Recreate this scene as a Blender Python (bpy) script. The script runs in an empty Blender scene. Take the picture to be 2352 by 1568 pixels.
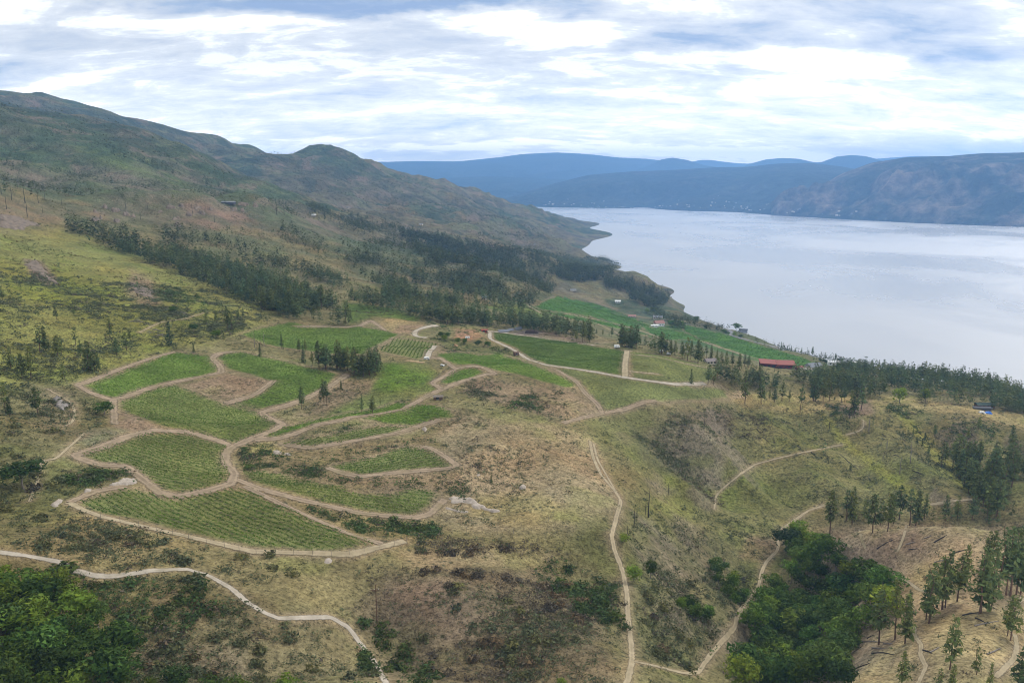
import bpy, math, random, time
import numpy as np
T0 = time.time()
R = math.radians
rng = np.random.default_rng(7)
random.seed(7)
scn = bpy.context.scene
COL = scn.collection

# ------------------------------------------------------------------ camera
W_, H_, F_ = 2352.0, 1568.0, 1829.0        # pixel frame used for every traced coordinate
CAM_Z = 300.0                              # metres above the lake
PITCH = math.atan((784 - 410) / F_)
cam = bpy.data.cameras.new('camera'); cam_o = bpy.data.objects.new('camera', cam)
COL.objects.link(cam_o); scn.camera = cam_o
cam.sensor_width = 36.0; cam.lens = 36.0 * F_ / W_
cam.clip_start = 1.0; cam.clip_end = 80000.0
cam_o.location = (0, 0, CAM_Z); cam_o.rotation_euler = (math.pi / 2 - PITCH, 0, 0)

# ------------------------------------------------------------------ sky and sun
SUN_EL, SUN_AZ = R(44), R(44)              # azimuth clockwise from +Y (the view direction)
world = bpy.data.worlds.new('World'); scn.world = world; world.use_nodes = True
wt = world.node_tree; wt.nodes.clear()
def wn(t, **k):
    n = wt.nodes.new(t)
    for a, b in k.items(): setattr(n, a, b)
    return n
wl = wt.links.new
def wmath(op, a, b=None, c=None, clamp=False):
    n = wn('ShaderNodeMath', operation=op, use_clamp=clamp)
    for i, v in enumerate((a, b, c)):
        if v is None: continue
        if isinstance(v, (int, float)): n.inputs[i].default_value = v
        else: wl(v, n.inputs[i])
    return n.outputs[0]
sky = wn('ShaderNodeTexSky', sky_type='NISHITA', sun_disc=False)
sky.sun_elevation = SUN_EL; sky.sun_rotation = SUN_AZ; sky.altitude = 600; sky.air_density = 1.0; sky.dust_density = 1.5
tc = wn('ShaderNodeTexCoord'); sep = wn('ShaderNodeSeparateXYZ'); wl(tc.outputs['Generated'], sep.inputs[0])
zc = wmath('MAXIMUM', sep.outputs[2], 0.0); zz = wmath('ADD', zc, 0.24)
cx = wmath('DIVIDE', sep.outputs[0], zz); cy = wmath('DIVIDE', sep.outputs[1], zz)
cmb = wn('ShaderNodeCombineXYZ'); wl(cx, cmb.inputs[0]); wl(cy, cmb.inputs[1])
def wnoise(scale, detail, rough, off, stretch=(1, 1, 1), dist=0.0):
    mp = wn('ShaderNodeMapping'); mp.inputs['Location'].default_value = off; mp.inputs['Scale'].default_value = stretch
    wl(cmb.outputs[0], mp.inputs['Vector'])
    n = wn('ShaderNodeTexNoise'); n.inputs['Scale'].default_value = scale; n.inputs['Detail'].default_value = detail
    n.inputs['Roughness'].default_value = rough; n.inputs['Distortion'].default_value = dist
    wl(mp.outputs[0], n.inputs['Vector']); return n.outputs['Fac']
big = wnoise(1.0, 3, 0.5, (3.1, 1.7, 0), (0.7, 1.4, 1), 0.3)
mid = wnoise(3.4, 10, 0.62, (7.3, 2.2, 0), (0.8, 1.5, 1), 0.8)
fine = wnoise(13.0, 7, 0.65, (1.1, 9.2, 0), (0.65, 1.3, 1), 0.4)
def cloud_pt(px, py):                      # picture direction -> cloud layer coordinates
    dx = (px - 1176) / F_; dy = -(py - 784) / F_
    v = np.array([dx, math.cos(PITCH) + dy * math.sin(PITCH), -math.sin(PITCH) + dy * math.cos(PITCH)])
    v /= np.linalg.norm(v); z = max(v[2], 0) + 0.24
    return v[0] / z, v[1] / z
# cloud masses of this particular sky: (centre, half width, half height in picture pixels, strength; minus = dark underside)
MASS = [(800, 0, 480, 38, -.40), (1200, 5, 280, 30, -.34), (330, 8, 200, 16, -.12), (1680, 75, 330, 42, -.20), (1540, 98, 150, 24, -.16), (2160, 112, 260, 42, -.24), (2030, 30, 380, 42, -.14),
        (50, 165, 190, 42, -.17), (30, 95, 160, 40, -.08), (920, 285, 360, 24, -.20), (640, 250, 220, 26, -.13), (2260, 238, 190, 26, -.24), (1330, 240, 200, 22, -.09), (1750, 240, 260, 20, -.08), (430, 215, 260, 40, -.10),
        (1230, 72, 250, 36, .17), (520, 45, 280, 24, .14), (980, 165, 300, 50, .11), (1840, 138, 380, 32, .22), (1420, 145, 220, 40, .14), (2280, 150, 120, 20, .12), (1500, 215, 300, 14, .10), (1900, 205, 300, 14, .10),
        (1400, 340, 900, 16, .16), (2150, 300, 260, 16, .14), (150, 200, 170, 12, .12), (700, 150, 220, 20, .06)]
acc = wmath('ADD', wmath('MULTIPLY', big, 0.45), wmath('MULTIPLY', mid, 0.78))
acc = wmath('SUBTRACT', acc, 0.15)
acc = wmath('ADD', acc, wmath('MULTIPLY', fine, 0.40))
warp = wn('ShaderNodeMix', data_type='VECTOR')
wv = wn('ShaderNodeVectorMath', operation='ADD'); wl(cmb.outputs[0], wv.inputs[0])
nz = wn('ShaderNodeTexNoise'); nz.inputs['Scale'].default_value = 4.0; nz.inputs['Detail'].default_value = 5; wl(cmb.outputs[0], nz.inputs['Vector'])
nv = wn('ShaderNodeVectorMath', operation='MULTIPLY_ADD'); wl(nz.outputs['Color'], nv.inputs[0])
nv.inputs[1].default_value = (.34, .26, 0); nv.inputs[2].default_value = (-.17, -.13, 0); wl(nv.outputs[0], wv.inputs[1])
for px, py, rx, ry, s in MASS:
    u, v = cloud_pt(px, py); rx = abs(cloud_pt(px + rx, py)[0] - cloud_pt(px - rx, py)[0]) / 2; ry = abs(cloud_pt(px, py + ry)[1] - cloud_pt(px, py - ry)[1]) / 2
    a = wn('ShaderNodeVectorMath', operation='SUBTRACT'); wl(wv.outputs[0], a.inputs[0]); a.inputs[1].default_value = (u, v, 0)
    b = wn('ShaderNodeVectorMath', operation='MULTIPLY'); wl(a.outputs[0], b.inputs[0]); b.inputs[1].default_value = (1 / rx, 1 / ry, 0)
    c = wn('ShaderNodeVectorMath', operation='LENGTH'); wl(b.outputs[0], c.inputs[0])
    m = wn('ShaderNodeMapRange', interpolation_type='SMOOTHSTEP'); wl(c.outputs['Value'], m.inputs['Value'])
    m.inputs['From Min'].default_value = 0.35; m.inputs['From Max'].default_value = 1.25; m.inputs['To Min'].default_value = s; m.inputs['To Max'].default_value = 0
    acc = wmath('ADD', acc, m.outputs[0])
ramp = wn('ShaderNodeValToRGB'); wl(acc, ramp.inputs[0])
cr = ramp.color_ramp; cr.elements[0].position = 0.28; cr.elements[0].color = (.25, .32, .47, 1)
cr.elements[1].position = 0.76; cr.elements[1].color = (1.0, .985, .94, 1)
for p, c in ((.40, (.35, .41, .52)), (.50, (.51, .535, .585)), (.60, (.63, .635, .645)), (.69, (.74, .735, .72))):
    e = cr.elements.new(p); e.color = (*c, 1)
skyb = wn('ShaderNodeMix', data_type='RGBA', blend_type='MULTIPLY'); skyb.inputs[0].default_value = 1.0
wl(sky.outputs[0], skyb.inputs[6]); skyb.inputs[7].default_value = (.10, .10, .10, 1)
mixc = wn('ShaderNodeMix', data_type='RGBA'); mixc.inputs[0].default_value = 0.92
wl(skyb.outputs[2], mixc.inputs[6]); wl(ramp.outputs[0], mixc.inputs[7])
hzn = wn('ShaderNodeMapRange', interpolation_type='SMOOTHSTEP'); wl(sep.outputs[2], hzn.inputs['Value'])
hzn.inputs['From Min'].default_value = .0; hzn.inputs['From Max'].default_value = .14; hzn.inputs['To Min'].default_value = 2.9; hzn.inputs['To Max'].default_value = 1.08
bg = wn('ShaderNodeBackground'); wl(hzn.outputs[0], bg.inputs['Strength']); 
warm = wn('ShaderNodeMapRange', interpolation_type='SMOOTHSTEP'); wl(sep.outputs[2], warm.inputs['Value'])
warm.inputs['From Min'].default_value = .0; warm.inputs['From Max'].default_value = .13; warm.inputs['To Min'].default_value = 1.0; warm.inputs['To Max'].default_value = 0.0
wmx = wn('ShaderNodeMix', data_type='RGBA', blend_type='MULTIPLY'); wl(warm.outputs[0], wmx.inputs[0]); wl(mixc.outputs[2], wmx.inputs[6]); wmx.inputs[7].default_value = (1.0, .90, .72, 1)
wl(wmx.outputs[2], bg.inputs['Color'])
wo = wn('ShaderNodeOutputWorld'); wl(bg.outputs[0], wo.inputs['Surface'])

sun = bpy.data.lights.new('sun', 'SUN'); sun.energy = 1.5; sun.angle = R(10); sun.color = (1.0, .95, .86)
sun_o = bpy.data.objects.new('sun', sun); COL.objects.link(sun_o)
sun_o.rotation_euler = (math.pi / 2 - SUN_EL, 0, math.pi - SUN_AZ)
sun_o.location = (300, 600, 900)

vs = scn.view_settings; vs.view_transform = 'Standard'; vs.look = 'None'; vs.gamma = 1.0; vs.use_curve_mapping = False
vs.exposure = 0.46
scn.cycles.max_bounces = 6; scn.cycles.diffuse_bounces = 2; scn.cycles.glossy_bounces = 2; scn.cycles.transmission_bounces = 2
scn.cycles.volume_bounces = 2; scn.cycles.transparent_max_bounces = 8
scn.cycles.use_denoising = True; scn.cycles.filter_width = 1.0; scn.cycles.use_adaptive_sampling = False

# ------------------------------------------------------------------ pixel helpers
CROPS = {1: (0, 200, 850), 2: (800, 340, 850), 3: (1650, 340, 850), 4: (0, 700, 850), 5: (800, 700, 850), 6: (1650, 700, 850),
         7: (0, 1100, 850), 8: (800, 1100, 850), 9: (1650, 1100, 850), 11: (150, 1050, 450), 12: (550, 1050, 600), 13: (950, 750, 450),
         14: (1800, 820, 450), 15: (1380, 640, 450), 16: (2050, 900, 450), 17: (0, 1350, 450), 18: (2050, 1300, 450)}
def Z(n, *pts):
    x0, y0, w = CROPS[n]; s = w / 2352.0
    return [((x0 + x * s) * .9408, (y0 + y * s) * .9408) for x, y in pts]
def ray(px, py):
    px = np.asarray(px, float); py = np.asarray(py, float)
    dx = (px - 1176) / F_; dy = -(py - 784) / F_
    c, s = math.cos(PITCH), math.sin(PITCH)
    return np.stack([dx, c + dy * s, -s + dy * c], -1)
def project(x, y, z):
    c, s = math.cos(PITCH), math.sin(PITCH)
    x = np.asarray(x, float); y = np.asarray(y, float); z = np.asarray(z, float) - CAM_Z
    f = y * c - z * s; u = y * s + z * c
    f = np.where(f > 1, f, 1)
    return 1176 + F_ * x / f, 784 - F_ * u / f
def hit_d(px, py, d):                      # point on the pixel's ray at horizontal distance d
    r = ray(px, py); k = d / math.hypot(r[0], r[1]); return r[0] * k, r[1] * k, CAM_Z + r[2] * k

# ------------------------------------------------------------------ value noise
def _hash(ix, iy, seed):
    h = (ix.astype(np.int64) * 374761393 + iy.astype(np.int64) * 668265263 + seed * 982451653) & 0xffffffff
    h = ((h ^ (h >> 13)) * 1274126177) & 0xffffffff
    return ((h ^ (h >> 16)) & 0xffff) / 65535.0
def vnoise(x, y, seed=0):
    ix = np.floor(x); iy = np.floor(y); fx = x - ix; fy = y - iy
    fx = fx * fx * (3 - 2 * fx); fy = fy * fy * (3 - 2 * fy)
    a = _hash(ix, iy, seed); b = _hash(ix + 1, iy, seed); c = _hash(ix, iy + 1, seed); d = _hash(ix + 1, iy + 1, seed)
    return a + (b - a) * fx + (c - a) * fy + (a - b - c + d) * fx * fy
def fbm(x, y, sc, oct=4, seed=0, gain=.5):
    x = np.asarray(x, float) / sc; y = np.asarray(y, float) / sc; t = 0; a = 1; n = 0
    for i in range(oct):
        t = t + a * vnoise(x, y, seed + i * 17); n += a; a *= gain
        x, y = (x * .8 - y * .6) * 2 + 3.7, (x * .6 + y * .8) * 2 + 1.3
    return t / n
def sstep(v, a, b):
    t = np.clip((v - a) / (b - a), 0, 1); return t * t * (3 - 2 * t)

# ------------------------------------------------------------------ terrain: heights from traced control points
CP = [(100,1560,197),(100,1450,218),(100,1350,238),(150,1300,240),(0,1268,248),(350,1560,190),(350,1420,215),(700,1418,215),(870,1560,185),(620,1500,200),
 (300,1320,236),(160,1150,295),(430,1200,280),(860,1255,255),(560,1260,258),(0,1150,300),(50,1000,355),(0,900,420),
 (380,1060,342),(450,950,405),(380,850,480),(640,860,470),(730,780,590),(540,930,425),(600,1090,325),(770,1130,305),(900,1060,340),(950,950,405),(790,1000,372),
 (870,880,455),(930,800,560),(1060,860,480),(1150,840,505),(1150,930,425),(1150,880,468),(1150,960,400),(1290,970,405),(1100,1000,375),(1200,1100,335),(1100,1160,310),
 (1000,1200,290),(1250,1200,288),(1355,1015,395),(1520,1130,385),(1560,1250,338),(1490,1090,385),(1425,1150,325),(1412,1230,287),(1440,1340,250),(1450,1530,202),(1000,1280,255),(1100,1300,250),(1000,1400,222),(1000,1550,192),
 (1250,1400,232),(1250,1550,196),(1330,1310,270),(1380,1360,257),(760,1500,205),(880,1440,222),(950,1530,205),
 (1550,1200,350),(1600,1350,300),(1650,1480,262),(1550,1500,232),(1700,1400,300),(1790,1230,395),(1860,1172,440),(1700,1130,445),(1640,1160,410),(1500,1050,410),(1560,960,470),(1450,960,455),
 (1600,1040,455),(1700,920,570),(1800,930,590),(1800,1000,545),(1850,1080,500),(1950,1020,540),(1950,1100,490),(2000,950,600),(2100,930,640),(2250,950,620),(2352,970,600),
 (2100,1040,540),(2200,1020,570),(2300,1100,510),(2250,1150,470),(2000,1150,455),(2352,1160,470),(1900,870,720),(2100,890,740),(2300,920,720),(1785,845,930),(1900,845,900),(2000,865,860),(1800,795,1160),(1880,816,1090),(1960,838,1010),(2050,855,960),(2200,880,900),(2352,905,860),(1720,765,1250),
 (1650,770,1180),(1750,810,1060),(1850,830,1000),(1400,730,1330),(1300,690,1450),(1250,700,1350),(1520,750,1270),(1550,790,1080),(1450,770,1080),(1700,770,1230),(1600,740,1420),(1530,700,1700),
 (1500,660,1950),(1440,650,2150),(1360,775,720),(1200,745,760),(1500,800,640),(1530,840,560),(1480,890,500),(1290,810,590),(1080,770,630),(1650,860,600),(1300,735,1000),
 (850,720,700),(835,700,770),(960,690,850),(1050,670,950),(1150,690,1000),(1200,650,1300),(900,640,1100),(1000,600,1450),(1100,620,1500),(1150,580,2000),(1250,620,1900),(1300,640,1800),(1320,610,2300),(1380,600,2750),(1350,640,2050),
 (1000,520,2600),(1200,540,3000),(900,480,2900),(1100,480,3800),(800,430,3000),(740,352,3600),(650,365,3500),(850,385,3900),(1000,420,4300),(1100,448,4800),(1200,475,5200),(1270,505,5000),(1330,545,4000),
 (0,232,4200),(100,235,4200),(200,255,4100),(300,275,4000),(400,300,3900),(500,340,3800),(580,356,3700),(0,265,2400),(150,285,2300),(300,320,2200),(400,360,2150),(500,410,2100),(600,430,2100),
 (0,350,1900),(150,400,1700),(300,420,1700),(0,430,1450),(100,450,1300),(250,470,1250),(420,463,1250),(340,475,1230),(490,480,1280),(560,468,1350),(450,440,1750),(600,450,1900),(700,480,2200),(700,520,1500),(800,560,1450),(900,580,1600),(820,490,2200),(950,540,2100),
 (150,520,1050),(50,560,900),(250,600,850),(400,560,1050),(420,620,850),(550,600,1000),(600,660,830),(700,620,1000),(50,650,720),(250,690,650),(450,700,640),(650,730,640),(50,780,530),(250,780,545),(450,770,560),(150,850,470),
 (2250,1440,252),(2300,1540,222),(2100,1500,235),(2150,1400,272),(2050,1440,258),(1950,1520,240),(1900,1560,240),(2300,1390,272),(2150,1205,350),(1950,1215,362),(2300,1210,345),(2100,1300,318),(2000,1350,312),(1930,1260,345),
 (1800,1400,335),(1850,1300,370),(1750,1500,290),(1800,1560,262),(1950,1400,325)]
AP = [(2352,1060,0),(2200,1120,0),(2000,1190,0),(1900,1270,0),(1800,1380,0),(1700,1530,0),(1600,1750,0),(1560,1880,0),
 (1200,6000,20),(1000,5500,150),(740,4600,300),(400,4800,400),(150,3000,430),(300,2800,380),(400,2700,330),(0,5200,450),
 (-400,300,200),(-400,600,260),(-400,1200,400),(-400,2500,600),(2800,300,120),(2800,600,90),(2800,1000,0),(1176,60,175),(0,100,178),(2352,100,150),
 (2150,400,112),(1950,410,112),(2300,400,110),(1500,3000,-20),(1700,2500,-20),(2000,2000,-20),(2352,1500,-20),(1400,5000,-20),(1300,7000,-15),(1250,9000,-10),(2352,4000,-20),(1800,5000,-20),(2700,2000,-20),(2000,8000,-20)]
LP = [(1336,572),(1328,582),(1405,607),(1382,620),(1372,634),(1538,680),(1512,690)]
pts = [hit_d(a, b, d) for a, b, d in CP]
for px, d, z in AP:
    a = math.atan((px - 1176) / F_ / math.cos(PITCH)); pts.append((d * math.sin(a), d * math.cos(a), z))
for px, py in LP:
    r = ray(px, py); k = -CAM_Z / r[2]; pts.append((r[0] * k, r[1] * k, 0.0))
pts = np.array(pts)
def lp(x, y): return np.stack([np.arctan2(x, y), np.log(np.maximum(np.hypot(x, y), 20))], -1)
Q = lp(pts[:, 0], pts[:, 1])
def ker(d2): return np.sqrt(d2 + .035 ** 2)
D2 = ((Q[:, None] - Q[None]) ** 2).sum(-1); n_ = len(Q)
A = np.zeros((n_ + 3, n_ + 3)); A[:n_, :n_] = ker(D2) - np.eye(n_) * 0.004
Pm = np.c_[np.ones(n_), Q]; A[:n_, n_:] = Pm; A[n_:, :n_] = Pm.T
wts = np.linalg.solve(A, np.r_[pts[:, 2], 0, 0, 0])
def rbf(x, y):
    x = np.asarray(x, float).ravel(); y = np.asarray(y, float).ravel(); out = np.empty(x.size)
    for i in range(0, x.size, 20000):
        q = lp(x[i:i + 20000], y[i:i + 20000]); k = ker(((q[:, None] - Q[None]) ** 2).sum(-1))
        out[i:i + 20000] = k @ wts[:n_] + wts[n_] + q @ wts[n_ + 1:]
    return out
def axis(lo, hi, a, b, step, g):
    c = list(np.arange(a, b + .1, step)); s = step
    while c[-1] < hi: s *= g; c.append(c[-1] + s)
    s = step
    while c[0] > lo: s *= g; c.insert(0, c[0] - s)
    return np.array(c)
GX = axis(-7000, 7000, -430, 470, 2.8, 1.035); GY = axis(60, 10500, 165, 760, 2.4, 1.016)
XX, YY = np.meshgrid(GX, GY); sh = XX.shape
# evaluate the smooth surface in coarse log-polar cells is not needed: direct
ZZ = rbf(XX, YY).reshape(sh)
rr = np.hypot(XX, YY); az = np.arctan2(XX, YY)
land = sstep(ZZ, 0, 50)
mt = sstep(rr, 850, 2200)
hill = sstep(rr, 480, 900)
rid = 1 - np.abs(fbm(XX, YY, 520, 4, 5) * 2 - 1) * 1.6
ZZ = ZZ + land * (mt * (rid - .35) * 58 + mt * (fbm(XX, YY, 150, 5, 9, .6) - .5) * 44 - mt * np.abs(fbm(XX, YY, 210, 4, 19, .55) - .5) * 75 + hill * (fbm(XX, YY, 90, 4, 21) - .5) * 9 + (fbm(XX, YY, 55, 4, 33) - .5) * 4.5 - np.abs(fbm(XX, YY, 48, 4, 35) - .5) * 9.0 + (fbm(XX, YY, 14, 3, 3) - .5) * 1.1)
for kx, ky, kd, kr, kh in ((745,358,3600,80,15),(700,364,3560,50,8),(262,474,1235,42,13),(310,480,1225,34,9),(420,466,1250,52,15),(470,470,1270,40,9),(565,470,1350,55,14),(600,480,1380,50,8)):
    gx_, gy_, _ = hit_d(kx, ky, kd); q_ = np.hypot(XX - gx_, YY - gy_) / kr
    ZZ = ZZ + np.exp(-q_ ** 2.6) * kh * (.6 + .8 * fbm(XX, YY, kr * .35, 4, 77))
ZZ = np.maximum(ZZ, -24)
PXv, PYv = project(XX, YY, ZZ)
# gullies and spurs on the canyon side
cany = sstep(PXv, 1480, 1600) * sstep(PYv, 930, 1000) * (1 - sstep(PYv, 1130, 1190)) * (rr < 760)
ZZ = ZZ + cany * (np.abs(((PXv * .86 - PYv * 1.0 + 150 * fbm(XX, YY, 90, 4, 88)) / 175.0) % 1 - .5) * 2 - .5) * -13.0
def height(x, y):
    x = np.asarray(x, float); y = np.asarray(y, float)
    i = np.clip(np.searchsorted(GX, x) - 1, 0, len(GX) - 2); j = np.clip(np.searchsorted(GY, y) - 1, 0, len(GY) - 2)
    fx = np.clip((x - GX[i]) / (GX[i + 1] - GX[i]), 0, 1); fy = np.clip((y - GY[j]) / (GY[j + 1] - GY[j]), 0, 1)
    return (ZZ[j, i] * (1 - fx) + ZZ[j, i + 1] * fx) * (1 - fy) + (ZZ[j + 1, i] * (1 - fx) + ZZ[j + 1, i + 1] * fx) * fy
_DS = np.concatenate([np.arange(110, 1000, 4.0), 1000 * 1.006 ** np.arange(0, 390)])
def ground(px, py):
    """First point of the terrain (or lake) along each pixel's ray -> N x 3."""
    px = np.atleast_1d(np.asarray(px, float)); py = np.atleast_1d(np.asarray(py, float))
    r = ray(px, py); r = r / np.hypot(r[:, 0], r[:, 1])[:, None]; out = np.zeros((len(px), 3))
    for s in range(0, len(px), 400):
        q = r[s:s + 400]
        X = q[:, None, 0] * _DS; Y = q[:, None, 1] * _DS; zr = CAM_Z + q[:, None, 2] * _DS
        below = zr < np.maximum(height(X, Y), 0); k = below.argmax(1); k[~below.any(1)] = len(_DS) - 1
        lo = _DS[np.maximum(k - 1, 0)]; hi = _DS[k]
        for _ in range(14):
            m = (lo + hi) / 2; b = CAM_Z + q[:, 2] * m < np.maximum(height(q[:, 0] * m, q[:, 1] * m), 0)
            hi = np.where(b, m, hi); lo = np.where(b, lo, m)
        out[s:s + 400] = np.stack([q[:, 0] * hi, q[:, 1] * hi, np.maximum(height(q[:, 0] * hi, q[:, 1] * hi), 0)], -1)
    return out
def visible(x, y, z, eps=1.5):
    x = np.atleast_1d(x); y = np.atleast_1d(y); z = np.atleast_1d(z); ok = np.ones(len(x), bool)
    ts = np.linspace(.12, .985, 70)
    for s in range(0, len(x), 2000):
        X = x[s:s + 2000, None] * ts; Y = y[s:s + 2000, None] * ts; Zr = CAM_Z + (z[s:s + 2000, None] - CAM_Z) * ts
        ok[s:s + 2000] = (Zr > height(X, Y) - eps).all(1)
    return ok
def poly_sd(px, py, poly):                 # signed distance (positive inside), vectorised
    P = np.asarray(poly, float); d = np.full(px.shape, 1e9); ins = np.zeros(px.shape, bool)
    for k in range(len(P)):
        ax, ay = P[k]; bx, by = P[(k + 1) % len(P)]
        ex, ey = bx - ax, by - ay; t = np.clip(((px - ax) * ex + (py - ay) * ey) / (ex * ex + ey * ey + 1e-9), 0, 1)
        d = np.minimum(d, np.hypot(px - ax - t * ex, py - ay - t * ey))
        if ay != by:
            c = ((ay > py) != (by > py)) & (px < (bx - ax) * (py - ay) / (by - ay) + ax); ins ^= c
    return np.where(ins, d, -d)
def line_d(px, py, P):
    d = np.full(np.shape(px), 1e9)
    for k in range(len(P) - 1):
        ax, ay = P[k][:2]; bx, by = P[k + 1][:2]; ex, ey = bx - ax, by - ay
        t = np.clip(((px - ax) * ex + (py - ay) * ey) / (ex * ex + ey * ey + 1e-9), 0, 1)
        d = np.minimum(d, np.hypot(px - ax - t * ex, py - ay - t * ey))
    return d

# ------------------------------------------------------------------ object helpers
def mesh_np(name, V, Fc, cols=None, mat=None, smooth=False):
    V = np.asarray(V, np.float32); me = bpy.data.meshes.new(name)
    if isinstance(Fc, np.ndarray):
        k = Fc.shape[1]; me.vertices.add(len(V)); me.vertices.foreach_set('co', V.ravel())
        me.loops.add(Fc.size); me.loops.foreach_set('vertex_index', Fc.astype(np.int32).ravel())
        me.polygons.add(len(Fc)); me.polygons.foreach_set('loop_start', np.arange(0, Fc.size, k, dtype=np.int32))
        me.update(calc_edges=True)
    else:
        me.from_pydata([tuple(map(float, v)) for v in V], [], [tuple(map(int, f)) for f in Fc])
    if cols is not None:
        c = np.ones((len(V), 4), np.float32); c[:, :3] = cols
        me.attributes.new('Col', 'FLOAT_COLOR', 'POINT').data.foreach_set('color', c.ravel())
    if smooth: me.polygons.foreach_set('use_smooth', np.ones(len(me.polygons), bool))
    if mat: me.materials.append(mat)
    me.update(); return me
def obj(name, me, parent=None, loc=None, rotz=0.0, scale=None, **props):
    o = bpy.data.objects.new(name, me); COL.objects.link(o)
    if parent: o.parent = parent
    if loc is not None: o.location = tuple(map(float, loc))
    if rotz: o.rotation_euler = (0, 0, rotz)
    if scale is not None: o.scale = (scale,) * 3 if np.isscalar(scale) else scale
    for k, v in props.items():
        if v is not None: o[k] = v
    return o
def thing(name, label, cat, loc, rotz=0, group=None, scale=None):
    return obj(name, None, None, loc, rotz, scale, label=label, category=cat, group=group)
class MB:
    def __init__(s): s.v = []; s.f = []
    def box(s, c, d, tz=0.0):
        x, y, z = c; a, b, h = d[0] / 2, d[1] / 2, d[2] / 2; n = len(s.v); ca, sa = math.cos(tz), math.sin(tz)
        for dz in (-h, h):
            for dx, dy in ((-a, -b), (a, -b), (a, b), (-a, b)): s.v.append((x + dx * ca - dy * sa, y + dx * sa + dy * ca, z + dz))
        s.f += [[n + i for i in q] for q in ((3, 2, 1, 0), (4, 5, 6, 7), (0, 1, 5, 4), (1, 2, 6, 5), (2, 3, 7, 6), (3, 0, 4, 7))]; return s
    def poly(s, pts, faces):
        n = len(s.v); s.v += list(pts); s.f += [[n + i for i in q] for q in faces]; return s
    def tube(s, path, rad, k=6):
        n = len(s.v); P = [np.array(p, float) for p in path]; rad = [rad] * len(P) if np.isscalar(rad) else rad
        for i, p in enumerate(P):
            d = P[min(i + 1, len(P) - 1)] - P[max(i - 1, 0)]; d /= np.linalg.norm(d) + 1e-9
            u = np.cross(d, (0, 0, 1.0) if abs(d[2]) < .9 else (1.0, 0, 0)); u /= np.linalg.norm(u); w = np.cross(d, u)
            for j in range(k):
                a = 2 * math.pi * j / k; s.v.append(tuple(p + rad[i] * (math.cos(a) * u + math.sin(a) * w)))
        for i in range(len(P) - 1):
            for j in range(k): s.f.append([n + i * k + j, n + i * k + (j + 1) % k, n + (i + 1) * k + (j + 1) % k, n + (i + 1) * k + j])
        s.f.append([n + j for j in range(k)][::-1]); s.f.append([n + (len(P) - 1) * k + j for j in range(k)]); return s
    def mesh(s, name, mat, col=None):
        return mesh_np(name, s.v, s.f, None if col is None else np.tile(col, (len(s.v), 1)), mat)

# ------------------------------------------------------------------ materials
def material(name, build, rough=.9, spec=.1):
    m = bpy.data.materials.new(name); m.use_nodes = True; nt = m.node_tree; nt.nodes.clear()
    out = nt.nodes.new('ShaderNodeOutputMaterial'); b = nt.nodes.new('ShaderNodeBsdfPrincipled')
    b.inputs['Roughness'].default_value = rough; b.inputs['Specular IOR Level'].default_value = spec
    nt.links.new(b.outputs[0], out.inputs[0]); build(nt, b, out); return m
def N(nt, t, **k):
    n = nt.nodes.new(t)
    for a, b in k.items():
        if a in n.inputs.keys() if hasattr(n.inputs, 'keys') else False: n.inputs[a].default_value = b
        else: setattr(n, a, b)
    return n
def noise(nt, scale, detail=4, rough=.55, vec=None, dist=0):
    n = nt.nodes.new('ShaderNodeTexNoise'); n.inputs['Scale'].default_value = scale; n.inputs['Detail'].default_value = detail
    n.inputs['Roughness'].default_value = rough; n.inputs['Distortion'].default_value = dist
    if vec is None:
        g = nt.nodes.new('ShaderNodeNewGeometry'); vec = g.outputs['Position']
    nt.links.new(vec, n.inputs['Vector']); return n.outputs['Fac']
def mixrgb(nt, a, b, fac, mode='MIX'):
    n = nt.nodes.new('ShaderNodeMix'); n.data_type = 'RGBA'; n.blend_type = mode
    for i, v in ((0, fac), (6, a), (7, b)):
        if isinstance(v, (int, float)): n.inputs[i].default_value = v
        elif isinstance(v, tuple): n.inputs[i].default_value = (*v, 1)
        else: nt.links.new(v, n.inputs[i])
    return n.outputs[2]
def mrange(nt, v, a, b, c=0., d=1.):
    n = nt.nodes.new('ShaderNodeMapRange'); nt.links.new(v, n.inputs[0])
    for i, x in enumerate((a, b, c, d)): n.inputs[i + 1].default_value = x
    return n.outputs[0]
def vmul(nt, v, k):
    n = nt.nodes.new('ShaderNodeVectorMath'); n.operation = 'MULTIPLY'; nt.links.new(v, n.inputs[0]); n.inputs[1].default_value = k; return n.outputs[0]
def bump(nt, b, h, strength, dist):
    n = nt.nodes.new('ShaderNodeBump'); n.inputs['Strength'].default_value = strength; n.inputs['Distance'].default_value = dist
    nt.links.new(h, n.inputs['Height']); nt.links.new(n.outputs[0], b.inputs['Normal'])
def attr(nt, name='Col'):
    a = nt.nodes.new('ShaderNodeAttribute'); a.attribute_name = name; return a.outputs['Color']
def scalec(nt, col, fac):
    n = nt.nodes.new('ShaderNodeVectorMath'); n.operation = 'SCALE'; nt.links.new(col, n.inputs[0]); nt.links.new(fac, n.inputs['Scale']); return n.outputs[0]

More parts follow.
